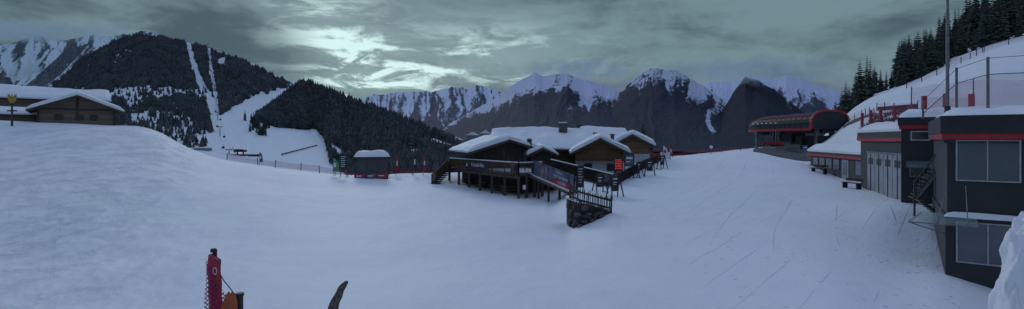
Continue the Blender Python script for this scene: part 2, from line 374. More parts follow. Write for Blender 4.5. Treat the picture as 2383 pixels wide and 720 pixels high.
mE2=mountain_mat('alpine_rock_forest_and_snow',(.018,.023,.044),(.031,.037,.062),HAZE_SNOW,.008,.95,.12,(110,26))
mE3=mountain_mat('dark_alpine_forest',(.013,.017,.034),(.024,.029,.050),HAZE_SNOW,.008,.90,.12,(110,26))
mE4=mountain_mat('hazy_peak_rock_and_snow',(.040,.047,.078),(.060,.068,.10),(.54,.58,.76),.008,.8,.14,(110,20))
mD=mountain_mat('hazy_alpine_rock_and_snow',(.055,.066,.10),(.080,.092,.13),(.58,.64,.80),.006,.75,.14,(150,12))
def gully(px,v,s,f=16,k=1.):
    w=px/f+(fbm(px/60,v*4,3,s+40)-.5)*3*(1-v*.3)
    return (ridged(w,v*1.3,3,s)-.55)*k
C=Sheet([(-1500,90),(-100,115),(0,107),(40,100),(75,86),(110,92),(150,97),(180,90),(230,82),(270,86),(330,74),(420,95)],
 [(-1500,290),(420,290)],[(-1500,3200),(420,3200)],[(-1500,1500),(420,1500)],1.0,10,26,1.5,1,4)
C.build('snowy_mountain',mC,lambda px,v,y,n:.60-.9*(n-.12)-gully(px+y*.8,v,81,14,.55)+.5*(sstep(.35,.1,v))-.6*inpoly(px,y,[(-200,178),(22,180),(34,205),(-200,215)])-.4*inpoly(px,y,[(60,200),(150,120),(210,100),(140,175),(90,210)]),-900,420,700,170)
M1top=[(-300,260),(40,238),(85,214),(110,205),(150,175),(200,130),(240,108),(275,92),(320,80),(360,82),(400,92),(440,101),(480,112),(530,130),(560,135),(600,155),(650,180),(700,196),(760,230),(900,300),(1100,345)]
M1=Sheet(M1top,[(-300,430),(1100,430)],[(-300,1500),(1100,1500)],[(-300,240),(1100,240)],1.,4,70,2.5,3,1.,.3)
forests=[[(60,222),(110,203),(150,172),(200,127),(270,90),(320,77),(400,90),(432,95),(470,104),(481,108),(530,128),(560,135),(600,153),(650,180),(690,196),(640,212),(570,232),(530,262),(512,268),(500,240),(462,205),(440,212),(400,203),(330,208),(300,205),(250,212),(150,220)],
 [(300,225),(360,210),(420,214),(470,222),(498,240),(503,312),(470,306),(420,303),(350,290),(280,275),(270,245)],
 [(200,235),(300,222),(290,300),(200,290)]]
clr=[[(500,140),(530,132),(528,150),(505,150)],[(290,205),(350,203),(330,238),(300,250),(285,225)],[(350,212),(410,210),(400,222),(352,226)],[(300,262),(350,268),(380,284),(330,286),(290,274)]]
plA=[(98,437),(140,447),(180,461),(205,474),(235,489),(270,498),(320,507),(360,516)]
plB=[(106,485),(150,490),(190,496),(230,501),(270,506),(300,510)]
def fmask(px,y):
    r=np.zeros(np.shape(px),bool)
    x=px+(fbm(px/12,y/12,3,90)-.5)*20; yy=y+(fbm(px/12,y/12,3,91)-.5)*16*sstep(150,200,y)
    for p in forests: r|=inpoly(x,yy,p)
    for p in clr: r&=~inpoly(x,yy,p)
    jit=(fbm(px/9,y/9,2,93)-.5)*4
    r&=~((np.abs(px-itp(y,plA))+jit<5+np.clip((y-95)/32,0,8))&(y>92))
    r&=~((np.abs(px-itp(y,plB))+jit<3.2+np.clip((y-105)/50,0,5))&(y>102))
    return r
def snM1(px,v,y,n):
    f=fmask(px,y).astype(float)
    k=(np.roll(f,1,1)+np.roll(f,-1,1)+f)/3
    low=sstep(200,240,y)*(px<510)
    return 1.05-(.78-.28*low)*k-.30*sstep(.52,.7,fbm(px/25,y/14,3,9))*(px<500)*(1-(np.abs(px-itp(y,plA))<14))+.25*k*sstep(.55,.7,fbm(px/22,y/15,3,45))
M1.build('mountain_slope',mM,snM1,-300,1100,900,330)
B=Sheet([(590,275),(610,264),(640,238),(680,206),(700,193),(720,191),(760,209),(800,226),(850,244),(900,264),(950,284),(1020,318),(1090,352),(1200,380)],
 [(590,282),(620,288),(650,299),(700,301),(730,302),(755,322),(775,400),(820,430),(1200,430)],[(590,960),(650,1100),(720,1250),(850,1000),(1020,700),(1200,450)],
 [(590,900),(650,903),(700,925),(730,985),(755,905),(775,470),(850,280),(1200,240)],1.,4,60,2,5,1.5,.2,False)
wh=[[(975,325),(1010,322),(1075,345),(1080,362),(1020,350)],[(760,330),(790,345),(820,372),(785,374)],[(930,350),(970,345),(990,372),(955,375)]]
def bw(px,y):
    r=np.zeros(np.shape(px),bool)
    for p in wh: r|=inpoly(px,y,p)
    return r
B.build('forested_hill',mM,lambda px,v,y,n:.18+.85*bw(px,y)+.35*sstep(.4,.1,v)*(px>760),590,1200,400,150)
Dm=Sheet([(600,262),(760,242),(830,236),(870,222),(920,219),(960,214),(1010,216),(1050,204),(1080,207),(1110,200),(1150,212),(1200,222),(1300,240)],
 [(600,340),(1300,340)],[(600,8500),(1300,8500)],[(600,4500),(1300,4500)],1,7,22,1.2,11,4)
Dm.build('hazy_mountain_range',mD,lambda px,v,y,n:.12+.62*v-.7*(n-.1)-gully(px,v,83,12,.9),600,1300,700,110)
def bell(px,y,cx,cy,sx,sy): return np.exp(-((px-cx)/sx)**2-((y-cy)/sy)**2)
def snE(h0,k=1.7,fl=.10,boost=()):
    def f(px,v,y,n):
        a=(v-h0)*k+.36-.8*(n-.10)+.30*(fbm(px/90,v*2,2,31)-.5)-gully(px,v,85,17,.85)
        for b_ in boost: a=a+b_[0]*bell(px,y,*b_[1:])
        return np.maximum(a,fl-.22*gully(px,v,86,10,1)*(1-v)+.22*(fbm(px/30,v*9,3,87)-.5))
    return f
E4=Sheet([(1500,250),(1640,195),(1700,190),(1760,184),(1800,186),(1830,177),(1860,182),(1900,198),(1950,214),(2000,235),(2100,255),(3500,240)],
 [(1500,345),(3500,345)],[(1500,7800),(3500,7800)],[(1500,3000),(3500,3000)],1,9,38,1.5,15,3)
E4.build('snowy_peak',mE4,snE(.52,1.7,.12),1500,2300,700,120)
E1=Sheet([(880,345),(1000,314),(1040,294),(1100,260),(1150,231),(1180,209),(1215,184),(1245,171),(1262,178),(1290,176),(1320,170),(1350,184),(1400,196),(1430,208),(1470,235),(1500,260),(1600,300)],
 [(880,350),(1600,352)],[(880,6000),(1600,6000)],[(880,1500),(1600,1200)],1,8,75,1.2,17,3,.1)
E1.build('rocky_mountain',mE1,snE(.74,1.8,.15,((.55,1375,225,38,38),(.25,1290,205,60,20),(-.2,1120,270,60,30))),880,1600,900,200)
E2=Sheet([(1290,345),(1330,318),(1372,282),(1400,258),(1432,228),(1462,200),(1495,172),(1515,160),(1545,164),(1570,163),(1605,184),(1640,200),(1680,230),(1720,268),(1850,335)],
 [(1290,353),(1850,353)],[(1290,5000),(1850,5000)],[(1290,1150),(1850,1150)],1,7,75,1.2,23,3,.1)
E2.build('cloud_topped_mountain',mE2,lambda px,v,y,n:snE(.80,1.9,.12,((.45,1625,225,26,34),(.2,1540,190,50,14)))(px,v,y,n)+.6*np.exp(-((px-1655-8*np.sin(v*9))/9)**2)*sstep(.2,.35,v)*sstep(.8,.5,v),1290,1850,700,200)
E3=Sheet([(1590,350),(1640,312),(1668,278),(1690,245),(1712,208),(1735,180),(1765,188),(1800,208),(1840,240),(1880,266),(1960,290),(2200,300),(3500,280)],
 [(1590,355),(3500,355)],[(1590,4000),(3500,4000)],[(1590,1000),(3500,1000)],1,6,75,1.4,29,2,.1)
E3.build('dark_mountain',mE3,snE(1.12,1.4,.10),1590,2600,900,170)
# ---------------------------------------------------------------- woods
def wood_mesh(name,pos,h,mat,label):
    n=len(pos); lv=[(0.05,.62,.27),(.34,.80,.20),(.58,1.0,.12)]; k=5
    tv=[];tf=[]
    for a,b_,r in lv:
        base=len(tv)
        for i in range(k):
            t=2*math.pi*i/k+a*7; tv.append((math.cos(t)*r,math.sin(t)*r,a))
        tv.append((0,0,b_)); tf+=[(base+i,base+(i+1)%k,base+k) for i in range(k)]
    tv=np.array(tv); tf=np.array(tf)
    th=rng.random(n)*6.28; c=np.cos(th)[:,None]; s=np.sin(th)[:,None]; wd=(h*rng.uniform(.75,1.15,n))[:,None]
    j=1+rng.uniform(-.25,.25,(n,len(tv)))
    x=(tv[:,0]*c-tv[:,1]*s)*wd*j+pos[:,0:1]; y=(tv[:,0]*s+tv[:,1]*c)*wd*j+pos[:,1:2]; z=tv[:,2]*h[:,None]+pos[:,2:3]
    co=np.stack([x,y,z],-1).reshape(-1,3); fs=(tf[None]+(np.arange(n)*len(tv))[:,None,None]).reshape(-1,3)
    me=bpy.data.meshes.new(name); me.vertices.add(len(co)); me.vertices.foreach_set('co',co.ravel())
    me.loops.add(fs.size); me.loops.foreach_set('vertex_index',fs.ravel()); me.polygons.add(len(fs))
    me.polygons.foreach_set('loop_start',np.arange(0,fs.size,3)); me.polygons.foreach_set('loop_total',np.full(len(fs),3))
    me.update(calc_edges=True); me.materials.append(M[mat]); o=bpy.data.objects.new(name,me); COL.objects.link(o)
    tag(o,label,'forest',None,'stuff')
px=rng.uniform(60,720,110000); v=rng.uniform(.1,1,110000); X,Y,Z,y,n=M1.at(px,v)
k=fmask(px,y+1.5)&fmask(px,y-5)
dens=np.where((y>222)&(px<505),.45,1.0)*(.10+1.0*sstep(.34,.56,fbm(px/16,y/11,3,40)))
k&=(rng.random(len(px))<dens*.65)
k2=(~fmask(px,y))&(px<480)&(y>205)&(y<350)&(px>80)&(rng.random(len(px))<.03)
kk=k|k2
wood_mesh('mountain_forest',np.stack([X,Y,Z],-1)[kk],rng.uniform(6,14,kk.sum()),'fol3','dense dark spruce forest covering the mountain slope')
px=rng.uniform(595,1190,30000); v=rng.uniform(0.01,1,30000); X,Y,Z,y,n=B.at(px,v)
k=(~bw(px,y))&(rng.random(len(px))<.32+.5*sstep(.35,.6,fbm(px/20,v*8,3,60)))&~((y>385)&(px<790))
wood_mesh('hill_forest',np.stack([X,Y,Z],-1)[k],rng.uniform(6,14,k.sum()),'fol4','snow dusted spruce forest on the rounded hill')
# ---------------------------------------------------------------- individual spruces
def spruce(seed,H=14,R=2.6,levels=26,nb=11):
    r=random.Random(seed); cr=MB(); tr=MB()
    tr.cyl((0,0,-.5),(0,0,H*.97),H*.016,.02,7)
    for l in range(levels):
        t=l/(levels-1); z=H*(.06+.92*t); rad=R*(1-t)**.8*(.65+.55*r.random())+.15
        n=max(6,int(nb*(1-t*.4)))
        for i in range(n):
            a=2*math.pi*(i+r.random()*.9)/n; L=rad*(.5+.7*r.random()); dz=-L*(.22+.3*r.random())+.1
            ca,sa=math.cos(a),math.sin(a); w=.20*L+.16
            p0=(ca*.05,sa*.05,z+.12*L); mid=(ca*L*.55,sa*L*.55,z+dz*.35+.12)
            tip=(ca*L,sa*L,z+dz); l1=(ca*L*.6-sa*w,sa*L*.6+ca*w,z+dz*.75-.22*L*.6); r1=(ca*L*.6+sa*w,sa*L*.6-ca*w,z+dz*.75-.22*L*.6)
            cr.add([p0,mid,tip,l1,r1],[(0,1,3),(1,2,3),(0,4,1),(1,4,2)])
    return tr,cr
SP=[]
for i in range(5):
    tr,cr=spruce(i,14,[2.5,3.0,2.2,2.8,2.0][i],[28,24,26,22,24][i],12)
    t=tr.obj('trunk','bark'); c=cr.obj('crown','fol'); c2=bpy.data.objects.new('crown',c.data.copy()); c2.data.materials[0]=M['fol2']
    COL.objects.unlink(t); COL.objects.unlink(c); SP.append((t,c,c2))
def put_tree(loc,h,var,lab,grp,snowy=False):
    t,c,c2=SP[var%5]; e=bpy.data.objects.new('spruce_tree',None); COL.objects.link(e); e.location=loc
    s=h/14; e.scale=(s*random.uniform(.8,1.15),s*random.uniform(.8,1.15),s); e.rotation_euler=(random.uniform(-.03,.03),random.uniform(-.03,.03),random.uniform(0,6.28))
    tag(e,lab,'tree',grp)
    for o in (t,c2 if snowy else c):
        q=o.copy(); COL.objects.link(q); q.parent=e
g1='spruces along the upper slope edge'; L1='tall dark green spruce on the snowy slope'
for i in range(178):
    p=random.uniform(2090,2410); d=random.uniform(120,185)
    put_tree(G(p,d,-.5),random.uniform(6,13)*(1+.2*(p>2250))*d/145,i,L1,g1)
for p,h in ((1948,7),(1958,9),(1968,10),(1978,8),(1990,11),(2003,12),(2014,12.5),(2024,11),(2036,9),(2050,7),(2062,6),(2075,6),(1942,6),(1984,7),(1997,9)):
    d=random.uniform(118,140); q=G(p,d,-.5); put_tree(q,h*.9,int(p),L1,g1)
g2='spruces at the foot of the hill'; L2='snow dusted spruce at the foot of the forested hill'
for i in range(70):
    p=random.uniform(752,1085); v=random.uniform(.02,.30); x,yy,z,y,n=B.at(np.array([p]),np.array([v]))
    if bw(np.array([p]),y)[0] or (y[0]>390 and p<800): continue
    put_tree((x[0],yy[0],z[0]-.3),random.uniform(8,15),i,L2,g2,True)
g3='clump of spruces standing on the piste'; L3='dark spruce in a clump in the middle of the piste'
for i in range(30):
    p=random.gauss(603,12); yy_=300+random.uniform(-16,18)
    v=(430-yy_)/(430-158); x,yy,z,y,n=M1.at(np.array([p]),np.array([v])); put_tree((x[0],yy[0],z[0]-.3),random.uniform(14,23),i,L3,g3,True)
g4='spruces behind the timber restaurant'; L4='dark spruce rising behind the timber restaurant'
for p,d,h in ((1488,88,5.5),(1496,84,6.5),(1505,90,6),(1478,90,5),(1513,95,5),(1040,100,5),(1070,105,5.5),(1055,98,4),(1088,110,5)):
    put_tree(G(p,d,-.2),h,p,L4,g4,True)
# ---------------------------------------------------------------- gable houses
def gable(root,o,ang,w,l,zw,zr,over=.9,mw='wood',snow=.35,roofm='woodd',z0=-1.0,white=None):
    o=Vector((o[0],o[1],0)); b=MB(o,ang); h=w/2
    if white:
        b.box(-h,h,0,l,z0,white); b.obj('lower_wall','white',root); b=MB(o,ang); zb=white
        b.xprof([(-h-.04,zb),(h+.04,zb),(h+.04,zw),(0,zr-.05),(-h-.04,zw)],-.04,l+.04)
    else: b.xprof([(-h,z0),(h,z0),(h,zw),(0,zr-.05),(-h,zw)],0,l)
    b.obj('wall',mw,root)
    sl=(zr-zw)/h; e=h+over; ze=zr-sl*e; b=MB(o,ang)
    for s in(-1,1):
        pr=[(0,zr),(s*e,ze),(s*e,ze+.16),(0,zr+.16)]
        b.xprof(pr if s<0 else pr[::-1],-over,l+over)
    b.obj('roof',roofm,root)
    t=.17; n=max(18,int(l*3)); K=20; vs=[]; so=random.uniform(0,50)
    b=MB(o,ang)
    for i in range(n+1):
        fy=i/n; yy=-over+.03+(l+2*over-.06)*fy
        ring=[(-e+.05,ze+t),(0,zr+t),(e-.05,ze+t)]
        for j in range(K+1):
            u=1-2*j/K; x=u*(e-.02); zz=zr-sl*abs(x)+t
            edge=min(1,(1-abs(u))*14)**.4; end=min(1,min(fy,1-fy)*n/1.2)**.4
            hgt=snow*(.45+.55*edge)*(.7+.3*end)*(.45+1.15*float(fbm(x*.45+so,yy*.45,5,60)))
            rr=-.10*math.exp(-(x/.4)**2)*sl
            xo=x+.30*(float(fbm(yy*1.1,so,3,61))-.42)*(1 if u>0 else -1)*(abs(u)>.95)
            ring.append((xo,zz+hgt+rr))
        vs+=[(x,yy+(.24*(float(vn(x*1.1,so,62))-.6) if i in(0,n) else 0)*(1 if i==n else -1)*-1,z) for x,z in ring]
    m_=K+4
    fs=[(i*m_+j,i*m_+(j+1)%m_,(i+1)*m_+(j+1)%m_,(i+1)*m_+j) for i in range(n) for j in range(m_)]
    fs+=[tuple(range(m_))[::-1],tuple(n*m_+q for q in range(m_))]; b.add(vs,fs)
    b.obj('roof_snow','snowp',root,smooth=False)
    b=MB(o,ang)
    for s in(-1,1): b.beam((0,-over-.03,zr+.02),(s*e,-over-.03,ze+.02),.06,.24)
    b.obj('barge_board','beam',root)
    return o
def window(root,o,ang,x,z,w,h,y=-.03,pane='glass',fr='frame',mull=1,ft=.07):
    b=MB((o[0],o[1],0),ang); b.box(x,x+w,y,y+.03,z,z+h); g=b.obj('window',pane,root)
    b=MB((o[0],o[1],0),ang); d=y-.05; e=y+.01
    b.box(x-ft,x,d,e,z-ft,z+h+ft); b.box(x+w,x+w+ft,d,e,z-ft,z+h+ft); b.box(x,x+w,d,e,z-ft,z-.002); b.box(x,x+w,d,e,z+h+.002,z+h+ft)
    for i in range(mull): xx=x+w*(i+1)/(mull+1); b.box(xx-ft*.4,xx+ft*.4,d+.01,e,z,z+h)
    b.obj('frame',fr,g); return g
lo=thing('timber_lodge',G(190,60),'weathered timber lodge with thick snow on its gabled roof','building')
o=P(180,0,60); ang=.70
gable(lo,o,ang,6.9,9,9.55,11.0,.9,'woodg',.42,z0=6)
for x in(-1.9,-.1,1.2): window(lo,o,ang,x,8.35,.6,.5,fr='beam')
b=MB((o[0],o[1],0),ang)
b.box(-3.5,3.5,-.12,-.02,9.42,9.58); b.box(-3.5,-3.3,-.1,.0,7,9.5); b.box(3.3,3.5,-.1,.0,7,9.5); b.box(-.1,.1,-.1,-.01,9.0,10.8)
b.obj('timber_frame','beam',lo)
lo2=thing('timber_barn',G(40,72),'long timber barn with snow covered roof behind the lodge','building')
o=P(240,0,77); gable(lo2,(o[0],o[1]),.70+math.pi/2,8.5,17,11.5,12.9,.7,'woodg',.42,z0=6)
lo3=thing('timber_shed',G(-10,62),'low timber shed with snow covered lean roof beside the lodge','building')
o=P(84,0,64); gable(lo3,(o[0],o[1]),.70+math.pi/2,4,10,8.95,9.5,.5,'woodg',.35,z0=6)
g=G(28,54); e=thing('ornamental_post',g,'dark wooden post topped with a golden crown shaped ornament','ornament')
hh=(CZ+(YH-218)/F*54)-g.z
b=MB(g); b.cyl((0,0,-.3),(0,0,hh-1.0),.10,.08); b.box(-.5,.5,-.06,.06,hh-1.9,hh-1.75); b.obj('post','beam',e)
b=MB(g); b.cyl((0,0,hh-1.0),(0,0,hh-.75),.13,.3,10); b.cyl((0,0,hh-.75),(0,0,hh-.35),.30,.32,10)
for i in range(8):
    t=i*.785; b.cyl((.28*math.cos(t),.28*math.sin(t),hh-.35),(.32*math.cos(t),.32*math.sin(t),hh),.08,.01,5)
b.obj('crown_ornament','yellow',e)
b=MB(g); b.cyl((0,0,hh-.34),(0,0,hh-.24),.28,.18,10); b.obj('snow_cap','snowp',e)
# ---------------------------------------------------------------- centre restaurant
ch=thing('timber_restaurant',G(1190,56),'timber alpine restaurant with snow covered roofs and raised terrace','restaurant')
o1=P(1180,0,57.5); a1=.30
gable(ch,o1,a1,7.6,9,4.7,5.85,1.0,'woodd',.50,z0=2.5)
for x in(-2.6,-.6,1.5): window(ch,o1,a1,x,3.0,1.3,1.1,fr='beam')
o2=P(1352,0,66); gable(ch,o2,math.pi/2,10.5,10.6,5.0,6.9,.9,'wood',.55,z0=0)
b=MB()
fp=[P(1075,0,62),P(1212,0,53),P(1300,0,56),P(1290,0,66)]
b.prism([(q.x,q.y) for q in fp],-1,2.45); b.obj('lower_wall','woodd',ch)
o3=P(1396,0,54.5); a3=-.10
gable(ch,o3,a3,4.9,12,4.75,6.0,.75,'woodl',.50,z0=1.5,white=3.7)
window(ch,o3,a3,-1.7,4.0,.7,.7,fr='woodl'); window(ch,o3,a3,.6,4.0,.8,.7,fr='woodl'); window(ch,o3,a3,-.35,4.95,.6,.4,fr='woodl')
window(ch,o3,a3,-1.6,2.75,.7,.6,fr='beam',y=-.03); window(ch,o3,a3,.8,2.75,.7,.6,fr='beam')
b=MB((o3.x,o3.y,0),a3); b.box(-2.6,2.6,-.8,-.06,3.70,3.80)
for i in range(27): x=-2.55+i*.195; b.box(x,x+.1,-.8,-.76,3.80,4.3)
b.box(-2.6,2.6,-.83,-.73,4.3,4.38); b.obj('balcony','wood',ch)
o4=P(1472,0,64); gable(ch,o4,-.25,4.2,9,5.4,6.5,.7,'woodl',.50,z0=1.5,white=4.2)
window(ch,o4,-.25,-1.2,4.5,.7,.7,fr='woodl'); window(ch,o4,-.25,.5,4.5,.7,.7,fr='woodl')
o5=P(1445,0,70); gable(ch,o5,math.pi/2,7,5.2,5.7,7.15,.6,'wood',.5,z0=1.5)
o6=P(1262,0,57.5); gable(ch,o6,.12,2.6,4,4.35,4.95,.5,'woodd',.42,z0=2.5)
for p,d,z0,z1,w in((1310,64.5,6.4,7.9,1.0),(1232,57.5,4.6,5.9,.5),(1385,60,5.7,6.7,.4),(1345,66,6.8,7.8,.4),(1425,58,5.5,6.5,.35)):
    b=MB(); q=P(p,0,d); b.box(q.x-w/2,q.x+w/2,d-w/2,d+w/2,z0,z1); b.box(q.x-w/2-.08,q.x+w/2+.08,d-w/2-.08,d+w/2+.08,z1+.002,z1+.12); cc=b.obj('chimney','stone',ch)
    if w>.45:
        b=MB(); b.box(q.x-w/2,q.x+w/2,d-w/2,d+w/2,z1+.123,z1+.28); b.obj('snow_cap','snowp',cc,bevel=.06)
A_=P(1046,0,61); B_=P(1207,0,48.5); C_=P(1262,0,50); D_=P(1330,0,60); E_=P(1100,0,66)
dk=[(q.x,q.y) for q in(A_,B_,C_,D_,E_)]
b=MB(); b.prism(dk,2.5,2.68); b.obj('terrace_deck','beam',ch)
b=MB(); cxm=sum(p[0] for p in dk)/5; cym=sum(p[1] for p in dk)/5
b.prism([(cxm+(x-cxm)*.93,cym+(y-cym)*.93) for x,y in dk],2.684,2.8); b.obj('terrace_snow','snowp',ch)
def rail(name,a,b_,za,zb,h,mat='woodd',par=ch,slats=True,step=.16,cap=False):
    m=MB(); a=Vector((a[0],a[1],za)); q=Vector((b_[0],b_[1],zb)); L=(q-a).length; n=int(L/step)
    m.beam(a+Vector((0,0,h)),q+Vector((0,0,h)),.14,.08); m.beam(a+Vector((0,0,.12)),q+Vector((0,0,.12)),.07,.08)
    for i in range(n+1):
        p=a.lerp(q,i/n); m.beam(p+Vector((0,0,.12)),p+Vector((0,0,h)),.05,.125)
    for i in range(int(L/2.4)+1):
        p=a.lerp(q,i/max(1,int(L/2.4))); m.beam(p-Vector((0,0,.1)),p+Vector((0,0,h+.1)),.14,.14)
    r=m.obj(name,mat,par)
    if cap:
        m=MB(); m.beam(a+Vector((0,0,h+.085)),q+Vector((0,0,h+.085)),.12,.08); m.obj('rail_snow','snowp',par)
    return r
rail('terrace_railing',A_,B_,2.68,2.68,1.05,'wood',cap=True); rail('terrace_railing',B_,C_,2.68,2.68,1.05,'wood',cap=True)
for i in range(7):
    b=MB(); p=A_.lerp(B_,i/6); zz=float(gz(p.x,p.y)); b.box(p.x-.13,p.x+.13,p.y-.13,p.y+.13,zz-.3,2.5)
    if i<6:
        q=A_.lerp(B_,(i+.16)/6); b.beam((p.x,p.y,1.9),(q.x,q.y,2.48),.1,.1)
    b.obj('pillar','beam',ch)
for i in range(1,4):
    b=MB(); p=B_.lerp(C_,i/3); zz=float(gz(p.x,p.y)); b.box(p.x-.13,p.x+.13,p.y-.13,p.y+.13,zz-.3,2.5); b.obj('pillar','beam',ch)
b=MB(); b.beam((A_.x,A_.y,2.38),(B_.x,B_.y,2.38),.2,.23); b.obj('support_beam','beam',ch)
p=P(1196,0,49.4); b=MB(); b.box(p.x-.35,p.x+.35,p.y-.35,p.y+.35,2.7,3.8); b.obj('stone_corner_post','stone',ch)
for k,(p,d) in enumerate(((1085,60.5),(1135,57.5),(1172,54.5),(1222,52.5))):
    q=P(p,0,d); q.z=2.8; t=thing('folded_parasol',q,'folded dark parasol standing on the snowy terrace','parasol','folded parasols on the terrace')
    b=MB(q); b.cyl((0,0,0),(0,0,2.1),.03,.03,6); b.obj('pole','dgrey',t); b=MB(q); b.cyl((0,0,.8),(0,0,1.5),.10,.16,8); b.cyl((0,0,1.5),(0,0,2.15),.16,.03,8); b.obj('canopy','black',t)
dr=(B_-A_); dr.z=0; dr.normalize(); nn=Vector((dr.y,-dr.x,0))
pa=A_.lerp(B_,.28); pb=A_.lerp(B_,.64)
bn=thing('terrace_banner',(pa.x,pa.y,2.8),'dark banner with white script lettering hung on the terrace railing','banner')
b=MB(); b.wall(pa,pb,2.78,3.72,.03,.16); b.obj('cloth','black',bn)
mid=pa.lerp(pb,.56)+nn*.175; text('Kristall-Alm',.58,(mid.x,mid.y,3.25),dr,(0,0,1),'whitep',bn)
lg=pa.lerp(pb,.10)+nn*.175; b=MB()
b.add([(lg.x-.18*dr.x,lg.y-.18*dr.y,3.05),(lg.x+.2*dr.x,lg.y+.2*dr.y,3.05),(lg.x+.05*dr.x,lg.y+.05*dr.y,3.5)],[(0,1,2)]); b.obj('emblem','whitep',bn)
st=thing('terrace_stairs',G(1030,58),'wooden stairs with railing leading up to the terrace','stairs')
s0=P(1047,0,60.4); s1=P(1012,0,57); z0=float(gz(s1.x,s1.y)); b=MB()
for i in range(9):
    t=i/8; p=s0.lerp(s1,t); z=2.6+(z0-2.6)*t; b.box(p.x-.5,p.x+.5,p.y-.7,p.y+.7,z-.05,z+.03)
b.obj('treads','beam',st); rail('handrail',(s0.x-.2,s0.y-.8),(s1.x-.2,s1.y-.8),2.6,z0,1.0,'beam',st); rail('handrail',(s0.x,s0.y+.8),(s1.x,s1.y+.8),2.6,z0,1.0,'beam',st)
R0=P(1240,0,49.5); R1=P(1342,0,41.5)
rp=thing('access_ramp',(R0.x,R0.y,2),'sloping wooden access ramp with plank railings beside the terrace','ramp')
z1=float(gz(R1.x,R1.y)); b=MB(); b.beam((R0.x,R0.y+.8,2.6),(R1.x,R1.y+.8,z1),1.8,.14); b.obj('ramp_floor','beam',rp)
b=MB(); b.beam((R0.x+.2,R0.y+.8,2.72),(R1.x,R1.y+.8,z1+.13),1.4,.1); b.obj('ramp_snow','snowp',rp)
rail('railing',R0,R1,2.65,z1+.05,1.15,'woodd',rp); rail('railing',(R0.x,R0.y+1.8),(R1.x,R1.y+1.8),2.65,z1+.05,1.15,'woodd',rp)
for t in(.15,.4,.65,.85):
    b=MB(); p=R0.lerp(R1,t); b.box(p.x-.1,p.x+.1,p.y-.1,p.y+.1,float(gz(p.x,p.y))-.4,2.6+(z1-2.6)*t-.08); b.obj('support_post','beam',rp)
rp2=thing('plank_walkway',G(1350,50),'dark plank railed walkway descending from the terrace','walkway')
Q0=P(1282,0,55); Q1=P(1428,0,46); zq=float(gz(Q1.x,Q1.y))
b=MB(); b.beam((Q0.x,Q0.y+.7,2.7),(Q1.x,Q1.y+.7,zq+.05),1.5,.12); b.obj('walkway_floor','beam',rp2)
rail('railing',Q0,Q1,2.7,zq,1.1,'woodd',rp2,step=.14,cap=True); rail('railing',(Q0.x,Q0.y+1.5),(Q1.x,Q1.y+1.5),2.7,zq,1.1,'woodd',rp2,step=.14)
ad=thing('event_banner',(R0.x,R0.y,2.5),'dark event banner with white and red lettering on the ramp','banner')
e=(R1-R0); e.z=0; L=e.length; e.normalize(); nn=Vector((e.y,-e.x,0)); sl=(z1-2.6)/L
rr=Vector((e.x,e.y,sl)).normalized()
def bq(t0,t1,h0,h1,off,mat,nm):
    vs=[]
    for t,h in((t0,h0),(t1,h0),(t1,h1),(t0,h1)):
        p=R0+e*L*t+nn*off; vs.append((p.x,p.y,2.65+sl*L*t+h))
    vs+=[(x-nn.x*.01,y-nn.y*.01,z) for x,y,z in vs]
    b=MB(); b.add(vs,[(0,1,2,3),(7,6,5,4),(0,4,5,1),(1,5,6,2),(2,6,7,3),(3,7,4,0)]); return b.obj(nm,mat,ad)
bq(.05,.97,.05,1.42,.14,'bannerb','cloth'); bq(.26,.40,.1,1.2,.155,'skin','portrait_print')
def bt(s,size,t,h,mat='whitep'):
    p=R0+e*L*t+nn*.165; text(s,size,(p.x,p.y,2.65+sl*L*t+h),rr,(0,0,1),mat,ad)
bt('CAROL',.34,.68,1.12); bt('MEISTER DER BE',.36,.71,.74); bq(.5,.95,.1,.46,.155,'redp','date_panel'); bt('14.03.2026',.36,.725,.28)
q=G(1351,41.5); nb=thing('notice_board',q,'tall dark notice board with small white print beside the ramp','sign')
b=MB(q); b.box(-.28,.28,-.05,.0,.35,2.15); b.obj('board','black',nb)
for x in(-.25,.19): b=MB(q); b.box(x,x+.06,0,.05,-.3,2.1); b.obj('post','dgrey',nb)
for i in range(6): 
    b=MB(q); b.box(-.17,.17-.05*(i%3),-.058,-.05,1.85-i*.22,1.89-i*.22); b.obj('print_line','whitep',nb)
def table(loc,a,k):
    t=thing('picnic_table',loc,'grey wooden picnic table under the terrace','table','tables under the terrace')
    b=MB(loc,a); b.box(-.9,.9,-.35,.35,.72,.78); b.obj('table_top','woodg',t)
    for s in(-.7,.7):
        b=MB(loc,a); b.beam((s,-.6,0),(s,.25,.74),.08,.08); b.beam((s,.6,0),(s,-.25,.74),.07,.07); b.obj('leg','beam',t)
    for y0 in(-.75,.5): b=MB(loc,a); b.box(-.9,.9,y0,y0+.25,.42,.46); b.obj('bench_seat','woodg',t)
for k,(p,d) in enumerate(((1090,60.5),(1125,57),(1158,54.5),(1185,52.5))): table(G(p,d),random.uniform(0,3),k)
q=G(1220,48); t=thing('small_notice',q,'small white notice on a wooden pillar','sign'); b=MB(q); b.box(-.14,.14,-.04,0,.9,1.3); b.obj('panel','whitep',t); b=MB(q); b.box(-.03,.03,0,.05,-.2,1.3); b.obj('post','beam',t)
